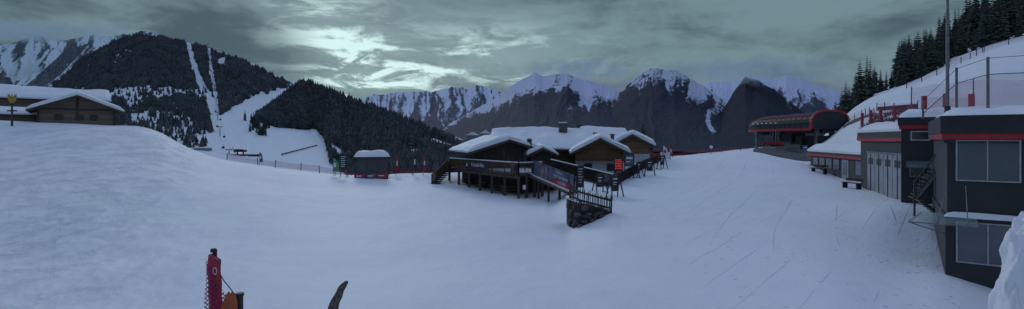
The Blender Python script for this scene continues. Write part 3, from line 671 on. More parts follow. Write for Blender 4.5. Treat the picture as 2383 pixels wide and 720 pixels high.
# ---------------------------------------------------------------- stone retaining wall with wooden fence
W0=P(1322,0,33.8); W1=P(1348,0,32.0); W2=P(1424,0,33.0)
sw=thing('stone_retaining_wall',(W1.x,W1.y,0),'rough stone retaining wall curving out of the snow with a wooden fence','wall')
ztops=[(0,2.05),(.25,2.0),(.7,1.6),(1,1.25)]
def wpt(t):
    if t<.3: return W0.lerp(W1,t/.3)
    return W1.lerp(W2,(t-.3)/.7)
b=MB()
for i in range(20):
    t0=i/20;t1=(i+1)/20; p=wpt(t0); q=wpt(t1); zt0=float(itp(t0,ztops)); zt1=float(itp(t1,ztops))
    b.add([(p.x,p.y,-.6),(q.x,q.y,-.6),(q.x,q.y+1.0,-.6),(p.x,p.y+1.0,-.6),(p.x,p.y,zt0),(q.x,q.y,zt1),(q.x,q.y+1.0,zt1),(p.x,p.y+1.0,zt0)],
      [(0,3,2,1),(4,5,6,7),(0,1,5,4),(1,2,6,5),(2,3,7,6),(3,0,4,7)])
b.obj('wall_core','mortar',sw)
b=MB(); z=-.35; row=0
while z<2.0:
    h=random.uniform(.24,.48); t=-.02+(row%2)*.05
    while t<1.0:
        w=random.uniform(.09,.26); tc=min(1,t+w/2); p=wpt(max(0,tc)); zt=itp(tc,ztops)
        if z+h*.5<zt:
            n=8; cz=z+h/2+random.uniform(-.08,.08); ww=w*2.85/2*.98; hh=h/2*random.uniform(.8,1.15); vs=[]; dd_=random.uniform(.06,.30); tw=random.uniform(-.6,.6)
            dx,dy=((W1-W0) if tc<.3 else (W2-W1)).normalized().to_2d(); 
            nx_,ny_=dy,-dx
            for lay,(k_,off) in enumerate(((1,-.02),(.95,dd_*.8),(.6,dd_))):
                for j in range(n):
                    a=2*math.pi*(j+.5)/n; rx=ww*k_*(abs(math.cos(a))**.6)*math.copysign(1,math.cos(a))*random.uniform(.7,1.08); rz=hh*k_*(abs(math.sin(a))**.6)*math.copysign(1,math.sin(a))*random.uniform(.7,1.1)+rx*tw*.4
                    vs.append((p.x+dx*rx+nx_*off,p.y+dy*rx+ny_*off,cz+rz))
            fs=[(l*n+j,l*n+(j+1)%n,(l+1)*n+(j+1)%n,(l+1)*n+j) for l in range(2) for j in range(n)]+[tuple(2*n+j for j in range(n))]
            b.add(vs,fs)
        t+=w
    z+=h; row+=1
b.obj('stones','stone',sw)
b=MB(); n=31
for i in range(n):
    t=.05+.94*i/n; p=wpt(t); zt=float(itp(t,ztops)); ln=random.uniform(-.02,.10)
    b.beam((p.x,p.y+.1,zt-.18),(p.x+ln,p.y+.1,zt+.98-.1*t+random.uniform(-.12,.10)),.03,.125)
for hz in(.25,.75):
    for t0,t1 in((.05,.3),(.3,.98)):
        p=wpt(t0);q=wpt(t1); b.beam((p.x,p.y+.15,float(itp(t0,ztops))+hz),(q.x,q.y+.15,float(itp(t1,ztops))+hz+.03),.05,.12)
b.obj('fence','woodv',sw)
for t_,z_ in((.985,2.4),(.05,3.1)): 
    b=MB(); p=wpt(t_); b.cyl((p.x,p.y+.05,1.0),(p.x+.03,p.y+.05,z_),.06); b.obj('fence_post','beam',sw)
b=MB()
for i in range(14):
    t=i/14+.03; p=wpt(t); b.box(p.x-.13,p.x+.13,p.y+.2,p.y+1.05,float(itp(t,ztops))+.002,float(itp(t,ztops))+random.uniform(.08,.2))
b.obj('snow_on_wall','snowp',sw,bevel=.05)
# ---------------------------------------------------------------- A-frame boards
gA='advertising boards in metal frames along the path'
def aboard(px,d,w,h,a):
    q=G(px,d); t=thing('advertising_board',q,'black advertising panel hung in a splayed metal frame','sign',gA)
    b=MB(q,a); 
    for s in(-1,1):
        b.beam((s*w*.42,0,h),(s*w*.62,-.35,-.05),.07,.07); b.beam((s*w*.42,0,h),(s*w*.62,.35,-.05),.07,.07); b.beam((s*w*.62,-.4,.02),(s*w*.62,.4,.02),.05,.05)
    b.beam((-w*.42,0,h),(w*.42,0,h),.07,.07); b.obj('frame','black',t)
    b=MB(q,a); b.box(-w*.36,w*.36,-.03,.03,h*.3,h*.95); b.obj('panel','black',t)
    b=MB(q,a); 
    for i,(k1,k2) in enumerate(((.8,.85),(.66,.69),(.58,.60))): b.box(-w*.22,w*.22-.06*i,-.036,-.03,h*k1,h*k2)
    b.obj('print','whitep',t)
aboard(1396,43,.95,1.5,.5); aboard(1431,40,1.05,1.85,.6); aboard(1486,50,.95,1.5,1.0); aboard(1512,50.5,.8,1.6,-.2); aboard(1541,56,.8,1.5,.5)
q=G(1439,48); t=thing('led_display',q,'black display board showing lit red lettering on a dark post','display')
b=MB(q,.05); b.box(-.4,.4,-.08,.04,.7,2.35); b.obj('housing','black',t)
b=MB(q,.05)
for i in range(6):
    x=-.32
    while x<.3:
        w=random.uniform(.05,.12); b.box(x,min(.32,x+w),-.09,-.082,2.13-i*.16,2.19-i*.16); x+=w+.05
b.obj('lit_text_rows','led',t); b=MB(q,.05); b.box(-.32,.32,-.09,-.082,.8,1.15); b.obj('printed_panel','skin',t)
for x in(-.3,.22): b=MB(q,.05); b.box(x,x+.08,0,.08,-.3,.7); b.obj('post','dgrey',t)
q=G(1464,50); t=thing('poster_frame',q,'framed white poster mounted on dark posts','sign')
b=MB(q); b.box(-.5,.5,-.05,0,1.2,2.4); b.obj('frame','black',t); b=MB(q); b.box(-.4,.4,-.06,-.052,1.3,2.3); b.obj('poster','bannerb',t)
b=MB(q); b.box(-.3,.3,-.07,-.062,1.9,2.1); b.box(-.3,.1,-.07,-.062,1.6,1.7); b.obj('print','whitep',t)
for x in(-.45,.38): b=MB(q); b.box(x,x+.07,0,.06,-.3,1.2); b.obj('post','dgrey',t)
for k,(p0,d0,p1,d1) in enumerate(((1440,47,1485,53),(1487,54,1530,62))):
    a=G(p0,d0);c=G(p1,d1); t=thing('wooden_barrier',a,'dark wooden slatted barrier beside the snow path','fence','wooden barriers beside the path'); rail('slats',a,c,a.z,c.z,1.0,'woodd',t)
def flag(px,d,h,mat,lab,w=.55,rib='whitep',dz=0):
    q=G(px,d,dz); t=thing('feather_flag',q,lab,'flag','feather flags')
    b=MB(q); b.cyl((0,0,-.3),(0,0,h),.03,.02,6); b.obj('pole','grey',t); b=MB(q); n=8; vs=[]
    for i in range(n+1):
        z=h*(.25+.75*i/n); ww=w*math.sin(math.pi/2*min(1,(n-i)/n*2.2))+.02
        vs+=[(0.03,-.01,z),(ww+.03,.06*math.sin(i),z)]
    b.add(vs,[(2*i,2*i+1,2*i+3,2*i+2) for i in range(n)]); b.obj('sail',mat,t)
    b=MB(q); b.box(.1,.1+w*.5,-.12,-.11,h*.5,h*.72); b.obj('flag_print',rib,t)
flag(775,58,2.1,'green','green feather flag with white print at the snow edge',.6)
flag(604,66,1.7,'blue','blue feather flag beside the safety net',.35)
flag(921,62,2.6,'redpad','faded red feather flag beside the safety fence',.35); flag(962,63,2.8,'dgrey','dark feather flag beside the safety fence',.35)
flag(985,64,2.5,'redpad','faded red feather flag beside the safety fence',.3)
flag(1543,66,1.9,'whitep','white feather flag beside the path',.5,'redp'); flag(1556,68,1.9,'redpad','red feather flag beside the path',.5)
q=G(799,57); t=thing('banner_sign',q,'tall black information banner with white print','sign'); b=MB(q); b.box(-.38,.38,-.03,.03,.9,2.55); b.obj('panel','black',t)
b=MB(q); 
for i in range(6): b.box(-.26,.26-.08*(i%2),-.04,-.032,2.3-i*.22,2.36-i*.22)
b.obj('print','whitep',t)
for x in(-.36,.30): b=MB(q); b.box(x,x+.06,-.02,.02,-.3,.9); b.obj('post','grey',t)
for p0,p1,d,mm in((1512,1535,64,'redp'),(1536,1560,66,'whitep')):
    a=G(p0,d);c=G(p1,d); t=thing('fence_banner',a,'printed banner stretched along the path fence','banner','banners by the path'); b=MB(); b.wall(a,c,a.z+.2,a.z+1.1,.04); b.obj('cloth',mm,t)
    for q in(a,c): b=MB(); b.box(q.x-.03,q.x+.03,a.y,a.y+.06,a.z-.3,a.z+1.4); b.obj('post','dgrey',t)
# ---------------------------------------------------------------- kiosk
kx=G(866,59.5); ki=thing('ticket_kiosk',kx,'small dark glazed kiosk with thick snow on its roof','kiosk')
ka=.3; hk=2.35; W=1.75
b=MB(kx,ka); b.box(-W,W,-1.2,1.2,-.3,.08); b.obj('base','dgrey',ki)
b=MB(kx,ka)
for x in(-W+.05,-.6,.6,W-.05):
    for y in(-1.15,1.15): b.box(x-.05,x+.05,y-.05,y+.05,.08,hk)
b.box(-W,W,-1.2,-1.12,hk-.2,hk); b.box(-W,W,1.12,1.2,hk-.2,hk); b.obj('frame','rib',ki)
b=MB(kx,ka); b.box(-W+.09,W-.09,-1.1,1.1,.1,hk-.2); b.obj('glazing','glass',ki)
b=MB(kx,ka); b.box(-W-.2,W+.2,-1.4,1.4,hk,hk+.13); b.obj('roof','black',ki)
snz=hk+.133
for i,(x0,x1,mm) in enumerate(((-2.0,-.85,'redpad'),(-.8,.35,'bannerb'),(.4,1.6,'redpad'))):
    b=MB(kx,ka); b.box(x0,x1,-1.5,-1.46,.05,.62); bb=b.obj('banner',mm,ki)
    b=MB(kx,ka); b.box(x0+.25,x1-.35,-1.512,-1.504,.28,.40); b.obj('banner_print','whitep',ki)
# ---------------------------------------------------------------- fences / nets
def fence(name,pts,h,net,lab,post='redpad',step=3,pr=.05,gap=.12,grp=None,dz=0,padw=None):
    P0=G(*pts[0]); t=thing(name,P0,lab,'fence',grp); ws=[G(p,d,dz) for p,d in pts]
    samp=[]
    for a,c in zip(ws[:-1],ws[1:]):
        n=max(1,int((c-a).length/1.0))
        for i in range(n): samp.append(a.lerp(c,i/n))
    samp.append(ws[-1]); dist=0; last=-99; prev=samp[0]; rows=[]
    for p in samp:
        dist+=(p-prev).length; prev=p; z=float(gz(p.x,p.y))+dz
        rows.append((p.x,p.y,z,dist))
        if dist-last>=step:
            last=dist; pb=MB(); ln=random.uniform(-.08,.08); hv=random.uniform(-.1,.12)
            if padw: pb.beam((p.x,p.y,z-.2),(p.x+ln,p.y,z+h+.25+hv),padw,padw*.8)
            else: pb.cyl((p.x,p.y,z-.3),(p.x+ln,p.y,z+h+.1),pr,pr,6)
            pb.obj('post',post,t)
    me=bpy.data.meshes.new('net'); n=len(rows); rl=ROOT[t.name]
    me.from_pydata([(x-rl.x,y-rl.y,z+gap-rl.z) for x,y,z,_ in rows]+[(x-rl.x,y-rl.y,z+h+random.uniform(-.12,.03)-rl.z) for x,y,z,_ in rows],[],[(i,i+1,i+1+n,i+n) for i in range(n-1)])
    u=me.uv_layers.new(name='UVMap')
    for l in me.loops:
        i=l.vertex_index; u.data[l.index].uv=(rows[i%n][3],0 if i<n else h)
    me.materials.append(M[net]); o=bpy.data.objects.new('net',me); COL.objects.link(o); o.parent=t; return t
fence('safety_fence',[(528,67),(580,67),(640,68)],.85,'netr','low red safety net on posts along the snow edge','dgrey',3)
fence('safety_fence',[(640,66),(720,66),(780,63),(820,60)],.9,'netr','low red safety net on posts along the snow edge','dgrey',3)
fence('safety_fence',[(905,62),(960,64),(1005,66),(1040,64)],.9,'netr','low red safety net on posts beside the terrace','dgrey',3)
fence('barrier_fence',[(1565,72),(1620,74),(1680,76),(1745,75)],.6,'netr','dark net barrier on posts at the end of the path','dgrey',2)
q=G(1655,70); t=thing('path_lamp',q,'round white lamp on a short grey post','lamp'); b=MB(q); b.cyl((0,0,-.2),(0,0,.7),.05); b.obj('post','grey',t)
b=MB(q)
for i in range(5):
    a0=math.pi*i/5;a1=math.pi*(i+1)/5; b.cyl((0,0,.9-.22*math.cos(a0)),(0,0,.9-.22*math.cos(a1)),max(.01,.22*math.sin(a0)),max(.01,.22*math.sin(a1)),12)
b.obj('globe','whitep',t)
def m1pt(px,y,dz=0):
    v=(430-y)/(430-float(itp(px,M1top))); 
    for _ in range(4):
        x,yy,z,yc,n=M1.at(np.array([float(px)]),np.array([v])); v-=(y-yc[0])/(430-float(itp(px,M1top)))
    return Vector((x[0],yy[0],z[0]+dz))
a=m1pt(655,362);c=m1pt(738,340); t=thing('slope_barrier',a,'long red and grey barrier net on the lower piste','fence'); b=MB(); b.beam(a+Vector((0,0,1)),c+Vector((0,0,1)),.3,1.6); b.obj('net','redpad',t)
for i in range(12): b=MB(); p=a.lerp(c,i/11); b.cyl(p,p+Vector((0,0,3)),.2); b.obj('post','dgrey',t)
v0=m1pt(560,362); vs_=thing('valley_lift_station',v0,'dark valley lift station with loading platform at the piste foot','lift station')
b=MB(v0,-.1); b.box(-9,18,-3,6,-1,1.2); b.obj('platform','dgrey',vs_)
b=MB(v0,-.1); b.xprof([(-6,3.5),(4,3.5),(5.5,4.6),(4,6.2),(-4,6.6),(-7,5)],-2.5,3.5); b.obj('canopy','black',vs_,bevel=.3)
for x in(-4,2.5): b=MB(v0,-.1); b.box(x-.4,x+.4,.2,1,0,3.6); b.obj('column','dgrey',vs_)
b=MB(v0,-.1); b.beam((-9,0,9),(-6,0,2),.4,.4); b.obj('mast','dgrey',vs_)
b=MB(v0,-.1); b.cyl((1.2,-2.8,2.6),(1.2,-2.5,2.6),.45,.45,12); b.obj('signal_lamp','lamp',vs_)
q=m1pt(472,350); t=thing('snowed_hut',q,'low snow covered hut beside the valley station','hut'); b=MB(q); b.box(-8,8,-3,3,-1,2.2); b.obj('wall','concrete',t); b=MB(q); b.box(-8.5,8.5,-3.5,3.5,2.205,3.2); b.obj('roof_snow','snowp',t,bevel=.4)
tops=[]
for p,y in((533,360),(512,318),(507,280),(503,245),(499,212),(495,180),(491,152),(487,130),(484,114)):
    q=m1pt(p,y); h=13 if y<350 else 5
    t=thing('lift_tower',q,'slim grey lift tower with crossarm on the piste','lift tower','lift towers up the piste')
    b=MB(q); b.cyl((0,0,-1),(0,0,h),.55,.35,8); b.obj('mast','dgrey',t); b=MB(q); b.box(-3,3,-.3,.3,h,h+.6); b.obj('crossarm','dgrey',t)
    for s in(-3,3): b=MB(q); b.box(s-.25,s+.25,-1.8,1.8,h-.5,h-.02); b.obj('sheave_train','dgrey',t)
    tops.append(q+Vector((0,0,h-.6)))
cb=thing('haul_cable',tops[0],'twin steel haul cables strung between the lift towers','cable')
b=MB()
for a,c in zip(tops[:-1],tops[1:]):
    for s in(-3,3):
        o=Vector((s,0,0)); m_=(a+c)/2+o-Vector((0,0,(c-a).length*.02)); b.cyl(a+o,m_,.09,.09,4); b.cyl(m_,c+o,.09,.09,4)
b.obj('cable','dgrey',cb)
for i,(a,c) in enumerate(zip(tops[:-1],tops[1:])):
    for s,tt in((-3,.3),(3,.75)):
        q=a.lerp(c,tt)+Vector((s,0,-(c-a).length*.015)); t=thing('gondola_cabin',q,'small dark gondola cabin hanging from the cable','gondola','gondola cabins on the cable')
        b=MB(q); b.cyl((0,0,0),(0,0,-2),.1); b.obj('hanger','grey',t); b=MB(q); b.box(-1.1,1.1,-1.1,1.1,-4.4,-2); b.obj('cabin','black',t,bevel=.35)
# ---------------------------------------------------------------- lift station
ls=thing('lift_station',G(1860,86),'lift station with ribbed dark barrel canopy and red trim','lift station')
Sa=P(1768,0,97); Sb=P(1932,0,80); ax=(Sb-Sa); ax.z=0; Ls=ax.length; ax.normalize(); sd=Vector((ax.y,-ax.x,0))
def shell(t,ph,r=1.0,zc=7.6):
    k=math.sin(math.pi*min(1,(t+.06)/.32)/2) if t<.26 else 1
    k=.55+.45*k; hw=3.3*k*r; hh=2.6*k*r*(1+.10*t)
    p=Sa+ax*Ls*t; c=-math.cos(ph); s=math.sin(ph)**.55 if 0<ph<math.pi else 0
    q=p-sd*c*hw*(abs(c)**-.25 if abs(c)>.01 else 1); return (q.x,q.y,zc+s*hh)
nT,nP=36,18; b=MB(); vs=[]
for i in range(nT+1):
    for j in range(nP+1): vs.append(shell(i/nT,math.pi*j/nP))
b.add(vs,[(i*(nP+1)+j,(i+1)*(nP+1)+j,(i+1)*(nP+1)+j+1,i*(nP+1)+j+1) for i in range(nT) for j in range(nP)])
b.add([shell(1,math.pi*j/nP,.985) for j in range(nP+1)],[tuple(range(nP+1))]); b.add([shell(0,math.pi*j/nP) for j in range(nP+1)],[tuple(range(nP+1))])
b.obj('canopy','anth2',ls)
for i in range(1,14):
    b=MB()
    for j in range(nP):
        b.beam(shell(i/14,math.pi*j/nP,1.006),shell(i/14,math.pi*(j+1)/nP,1.006),.04,.045)
    b.obj('canopy_rib','rib',ls)
b=MB()
for j in range(nP): b.beam(shell(1.0,math.pi*j/nP,1.02),shell(1.0,math.pi*(j+1)/nP,1.02),.32,.28)
for i in range(nT):
    for ph in(0,math.pi):
        b.beam(shell(i/nT,ph,1.02),shell((i+1)/nT,ph,1.02),.2,.42)
for i in range(nT):
    b.beam(shell(i/nT,.62,1.02),shell((i+1)/nT,.62,1.02),.08,.16)
b.obj('red_trim','red',ls)
b=MB()
for i in range(nT):
    for ph in(.22,math.pi-.22):
        b.beam(shell(i/nT,ph,1.03),shell((i+1)/nT,ph,1.03),.07,.5)
b.obj('side_panel','rib',ls)
f0=Sa+ax*Ls*.16+sd*3.62; f1=Sa+ax*Ls*.62+sd*3.62
for i in range(6):
    b=MB(); p=f0.lerp(f1,.05+.9*i/6); q=f0.lerp(f1,.05+.9*(i+.45)/6); b.wall(p,q,8.75,8.93,.03,.06); b.obj('side_marking','whitep',ls)
for t in(.42,.93):
    p=Sa+ax*Ls*t
    for s in(-1.3,1.3):
        b=MB(); q=p+sd*s; b.box(q.x-.28,q.x+.28,q.y-.28,q.y+.28,float(gz(q.x,q.y))-.5,7.6); b.obj('support_column','concrete',ls)
b=MB(); q=Sa-ax*1.0; b.cyl((q.x,q.y,3.5),(q.x,q.y,7.9),.22); b.obj('support_column','concrete',ls)
b=MB(); q=Sa+ax*Ls*.12+sd*2; b.cyl((q.x,q.y,3.5),(q.x,q.y,7.5),.2); b.obj('support_column','concrete',ls)
b=MB(); 
for t0,t1,w,z0,z1 in((.05,.98,2.2,7.0,7.5),(.30,.6,2.6,5.6,7.0),(.66,.96,2.9,4.9,6.6)):
    b.wall(Sa+ax*Ls*t0+sd*w/2,Sa+ax*Ls*t1+sd*w/2,z0,z1,w)
b.obj('drive_machinery','dgrey',ls)
b=MB(); p=Sa+ax*Ls*.2; b.cyl((p.x,p.y,6.7),(p.x,p.y,6.95),2.4,2.4,24); b.obj('bullwheel','black',ls)
b=MB(); p=Sa+ax*Ls*.55; b.box(p.x-1.2,p.x+1.2,p.y-4.2,p.y-3,4.2,6.4); b.obj('operator_cabin','black',ls)
b=MB(); p=P(1845,0,76); b.wall(P(1826,0,76),P(1862,0,75),float(gz(p.x,76))+.0,float(gz(p.x,76))+1.1,.08); b.obj('control_booth','grey',ls)
q=G(1873,66); t=thing('direction_sign',q,'small blue direction sign with white arrow','sign'); b=MB(q); b.box(-.35,.35,-.03,0,1,1.6); b.obj('panel','blue',t); b=MB(q); b.box(-.2,.085,-.04,-.032,1.25,1.35); b.add([(.08,-.036,1.15),(.25,-.036,1.3),(.08,-.036,1.45)],[(0,1,2)]); b.obj('arrow','whitep',t); b=MB(q); b.box(-.04,.04,0,.05,-.3,1); b.obj('post','grey',t)
for k,(p,d) in enumerate(((1806,82),(1799,85),(1793,88))):
    q=G(p,d); t=thing('chairlift_chair',q,'parked dark chairlift chair with red padded backrest','chair','parked chairs under the canopy')
    b=MB(q); b.box(-1.2,1.2,-.3,.3,.5,.62); b.obj('seat','black',t); b=MB(q); b.box(-1.2,1.2,.3,.4,.6,1.2); b.obj('backrest','redpad',t); b=MB(q); b.beam((0,.3,.5),(0,0,3.0),.09,.09); b.box(-1.2,-1.1,-.3,.4,.0,.6); b.box(1.1,1.2,-.3,.4,0,.6); b.obj('hanger','grey',t)
# ---------------------------------------------------------------- right buildings
rb=thing('near_service_building',P(2200,640,20),'anthracite two storey service building with red roof stripe','building')
O=P(2200,0,20); A=math.atan2(-.60,.80); oo=(O.x,O.y,0)
b=MB(oo,A); b.box(0,9,0.0,9,-1.5,3.0); b.obj('lower_wall','anth',rb)
b=MB(oo,A); b.box(0.06,9,.12,9,3.0,6.0); b.obj('upper_wall','anth',rb)
b=MB(oo,A); b.box(-.12,9,-.14,9.1,6.0,6.235); b.obj('red_stripe','red',rb)
b=MB(oo,A); b.box(-.16,9,-.2,9.1,6.24,6.92); b.obj('parapet','anth2',rb)
def snowcap(par,o,A,x0,x1,y0,y1,z,h,seed,nx=40,ny=20):
    b=MB(o,A); vs=[]
    for i in range(nx+1):
        for j in range(ny+1):
            u=i/nx;v=j/ny; ed=min(1,min(u*nx,(1-u)*nx,v*ny,(1-v)*ny)/2.2)**.5
            x=x0+(x1-x0)*u; y=y0+(y1-y0)*v
            wob=.08*(float(fbm(x*2,y*2,3,seed))-.5)*4
            vs.append((x+wob*(u<.1),y+wob*(v<.1),z+h*ed*(.55+.9*float(fbm(x*.9,y*.9,4,seed)))))
    b.add(vs,[(i*(ny+1)+j,(i+1)*(ny+1)+j,(i+1)*(ny+1)+j+1,i*(ny+1)+j+1) for i in range(nx) for j in range(ny)])
    return b.obj('roof_snow','snowp',par,smooth=True)
snowcap(rb,oo,A,-.05,9,-.14,9,6.924,.34,70)
snowcap(rb,oo,A,-.04,9,-.14,.115,3.004,.22,71,60,5)
snowcap(ki,kx,ka,-W-.22,W+.22,-1.42,1.42,snz,.62,75,16,12)
b=MB(oo,A); b.box(-.03,9,-.03,-.003,2.86,2.99); b.box(-.03,9,.06,.117,5.86,5.99); b.obj('trim','dgrey',rb)
for z,y in((4.45,.09),(1.32,-.03)):
    window(rb,(O.x,O.y),A,.36,z,1.72,1.48,y=y,pane='blind',ft=.05,mull=1)
gc=thing('glass_canopy',P(2200,500,20),'glass entrance canopy on steel rods projecting from the wall','canopy')
b=MB(oo,A); b.add([(-1.15,-.75,2.78),(.9,-.75,2.78),(.9,-.04,3.02),(-.7,.7,3.02),(-1.15,-.75,2.81),(.9,-.75,2.81),(.9,-.04,3.05),(-.7,.7,3.05)],[(0,3,2,1),(4,5,6,7),(0,1,5,4),(1,2,6,5),(2,3,7,6),(3,0,4,7)]); b.obj('glass','cglass',gc)
b=MB(oo,A)
for a_,c_ in(((-1.15,-.75,2.77),(.9,-.75,2.77)),((-1.15,-.75,2.77),(-.7,.7,3.0)),((.9,-.75,2.77),(.9,0,3.0)),((-.3,-.75,2.77),(-.05,.3,3.0)),((-.3,-.75,2.8),(0.02,.1,3.9)),((.6,-.75,2.8),(.6,.1,4.2)),((-1.15,-.75,2.77),(0,.1,2.3))): b.beam(a_,c_,.03,.045)
b.obj('steel_frame','grey',gc)
b2=thing('tall_service_block',P(2100,470,30),'anthracite block with red roof stripe and small upper window','building')
O2=P(2097,0,30); A2=math.atan2(-.605,.796); o2_=(O2.x,O2.y,0)
b=MB(o2_,A2); b.box(0,8,0,7,0,6.62); b.obj('wall','anth',b2)
b=MB(o2_,A2); b.box(-.1,8,-.1,7.1,6.62,6.84); b.obj('red_stripe','red',b2)
b=MB(o2_,A2); b.box(-.15,8,-.15,7.1,6.843,7.28); b.obj('parapet','anth2',b2)
snowcap(b2,o2_,A2,-.08,8,-.1,7,7.284,.5,72)
window(b2,(O2.x,O2.y),A2,.5,6.0,.75,.42,mull=0); window(b2,(O2.x,O2.y),A2,1.65,4.9,.45,1.4,mull=0,fr='dgrey'); window(b2,(O2.x,O2.y),A2,.45,3.9,.9,.55,mull=0,fr='grey')
so=thing('steel_staircase',P(2160,470,27),'slatted steel staircase with railing against the dark wall','stairs')
S0=P(2188,0,25.5); S1=P(2128,0,27); b=MB(); zt=4.7; zb_=float(gz(S1.x,S1.y))
for i in range(11):
    t=i/10; p=S0.lerp(S1,t); b.beam((p.x,p.y-.1,zt+(2.9-zt)*t),(p.x+.5,p.y+.9,zt+(2.9-zt)*t),.24,.04)
b.obj('upper_flight','rib',so)
b=MB()
for i in range(9):
    t=i/8; p=S1.lerp(S0,t); p=p-Vector((.35,.9,0)); b.beam((p.x,p.y-.1,2.85-(2.85-zb_)*t*.9),(p.x+.4,p.y+.8,2.85-(2.85-zb_)*t*.9),.24,.04)
b.obj('lower_flight','rib',so)
b=MB(); off=-.1
b.beam((S0.x,S0.y+off,zt+.95),(S1.x,S1.y+off,3.85),.05,.05); b.beam((S0.x,S0.y+off,zt-.08),(S1.x,S1.y+off,2.85),.05,.18)
for i in range(7):
    p=S0.lerp(S1,i/6); b.beam((p.x,p.y+off,zt+(2.9-zt)*i/6),(p.x,p.y+off,zt+.95+(3.85-zt-.95)*i/6),.03,.03)
b.beam((S1.x,S1.y,zb_-.3),(S1.x,S1.y,3.85),.07,.07); b.beam((S0.x,S0.y,zb_-.5),(S0.x,S0.y,5.6),.07,.07); b.obj('railing','rib',so)
gc2=thing('small_glass_canopy',P(2140,385,29),'small tilted glass canopy above the side door','canopy')
b=MB(o2_,A2); b.add([(.25,-1.0,4.45),(1.6,-1.0,4.45),(1.6,-.02,4.75),(.25,-.02,4.75)],[(0,1,2,3)]); b.obj('glass','cglass',gc2); b=MB(o2_,A2); b.beam((.25,-1,4.44),(1.6,-1,4.44),.04,.05); b.beam((.25,-1,4.44),(.25,0,4.74),.04,.05); b.beam((1.6,-1,4.44),(1.6,0,4.74),.04,.05); b.obj('steel_frame','grey',gc2)
gb=thing('garage_building',P(2050,450,34),'dark garage building with four grey folding doors','building')
K0=P(2003,0,38.5); K1=P(2106,0,30.6)
fpg=[(K0.x,K0.y),(K1.x,K1.y),(K1.x+9,K1.y+2),(K0.x+9,K0.y)]
b=MB(); b.prism(fpg,0,5.9); b.obj('wall','anth',gb)
def outl(fp,d):
    c=Vector((sum(p[0] for p in fp)/4,sum(p[1] for p in fp)/4)); return [(p[0]+(p[0]-c.x)*d,p[1]+(p[1]-c.y)*d) for p in fp]
b=MB(); b.prism(outl(fpg,.043),5.88,6.10); b.obj('red_stripe','red',gb)
b=MB(); b.prism(outl(fpg,.045),6.103,6.5); b.obj('parapet','anth2',gb)
def quadsnow(par,fp,z,h,rise,seed,n=26):
    f4=[Vector((x,y,0)) for x,y in fp]; s=MB(); vs=[]
    for i in range(n+1):
        for j in range(n+1):
            u=i/n;v_=j/n; p=f4[0].lerp(f4[1],u).lerp(f4[3].lerp(f4[2],u),v_); ed=min(1,min(u,1-u,v_)*9)**.5
            vs.append((p.x,p.y,z+.03+h*(.25+.75*ed)*(.5+1.0*float(fbm(p.x*.7,p.y*.7,4,seed)))+rise*v_*v_))
    s.add(vs,[(i*(n+1)+j,(i+1)*(n+1)+j,(i+1)*(n+1)+j+1,i*(n+1)+j+1) for i in range(n) for j in range(n)])
    for i in range(n):
        for a_,c_ in((vs[i*(n+1)],vs[(i+1)*(n+1)]),(vs[i],vs[i+1]),(vs[n*(n+1)+i],vs[n*(n+1)+i+1])):
            s.add([a_,c_,(c_[0],c_[1],z),(a_[0],a_[1],z)],[(0,3,2,1)])
    s.obj('roof_snow','snowp',par,smooth=False)
quadsnow(gb,outl(fpg,.03),6.503,.6,1.0,73)
for i in range(4):
    t0=.20+.195*i; p=K0.lerp(K1,t0); q=K0.lerp(K1,t0+.186)
    b=MB(); b.wall(p,q,2.0,5.05,.08,.05); dr_=b.obj('garage_door','garage',gb)
    b=MB(); b.wall(p.lerp(q,.48),p.lerp(q,.52),2.0,5.0,.03,.08); b.wall(p.lerp(q,.2),p.lerp(q,.8),4.25,4.7,.03,.065); b.obj('door_seam','dgrey',dr_)
b=MB(); b.wall(K0.lerp(K1,.185),K0.lerp(K1,.98),5.06,5.16,.1,.09); b.obj('door_lintel','grey',gb)
an=thing('ticket_annex',P(1950,420,45),'low dark annex with grey windows and thick snow covered roof','building')
N0=P(1886,0,53); N1=P(2026,0,39.5)
fpa=[(N0.x,N0.y),(N1.x,N1.y),(N1.x+9,N1.y+1),(N0.x+9,N0.y+3)]
b=MB(); b.prism(fpa,1.5,4.42); b.obj('wall','anth',an)
b=MB(); b.prism(outl(fpa,.058),4.36,4.56); b.obj('red_stripe','red',an)
b=MB(); b.prism(outl(fpa,.06),4.563,4.78); b.obj('fascia','anth2',an)
quadsnow(an,outl(fpa,.055),4.784,.75,1.1,74)
for i,(t0,t1) in enumerate(((.06,.17),(.19,.30),(.32,.43),(.45,.56),(.80,.90))):
    p=N0.lerp(N1,t0);q=N0.lerp(N1,t1); zb2=3.0+.5*(1-t0); b=MB(); b.wall(p,q,zb2,4.2,.06,.03); w_=b.obj('window','blind',an)
    b=MB(); b.wall(p,q,zb2-.06,zb2-.002,.06,.06); b.wall(p,q,4.202,4.26,.06,.06); b.wall(p.lerp(q,-.03),p,zb2-.06,4.26,.06,.06); b.wall(q,p.lerp(q,1.03),zb2-.06,4.26,.06,.06); b.obj('frame','rib',w_)
p=N0.lerp(N1,.60);q=N0.lerp(N1,.70); b=MB(); b.wall(p,q,2.0,4.25,.06,.03); d_=b.obj('door','garage',an); b=MB(); b.wall(p.lerp(q,.2),p.lerp(q,.8),2.9,4.05,.03,.045); b.obj('door_glass','blind',d_)
def bench(q,ang,ms,lab):
    q.z=float(gz(q.x,q.y)); t=thing('wooden_bench',q,lab,'bench'); b=MB(q,ang); b.box(-.8,.8,-.2,.2,.40,.45); b.obj('seat',ms,t)
    for x in(-.7,.6): b=MB(q,ang); b.box(x,x+.1,-.18,.18,-.1,.40); b.obj('leg','dgrey',t)
    b=MB(q,ang); b.box(-.8,.8,.2,.25,.55,.75); b.obj('backrest',ms,t)
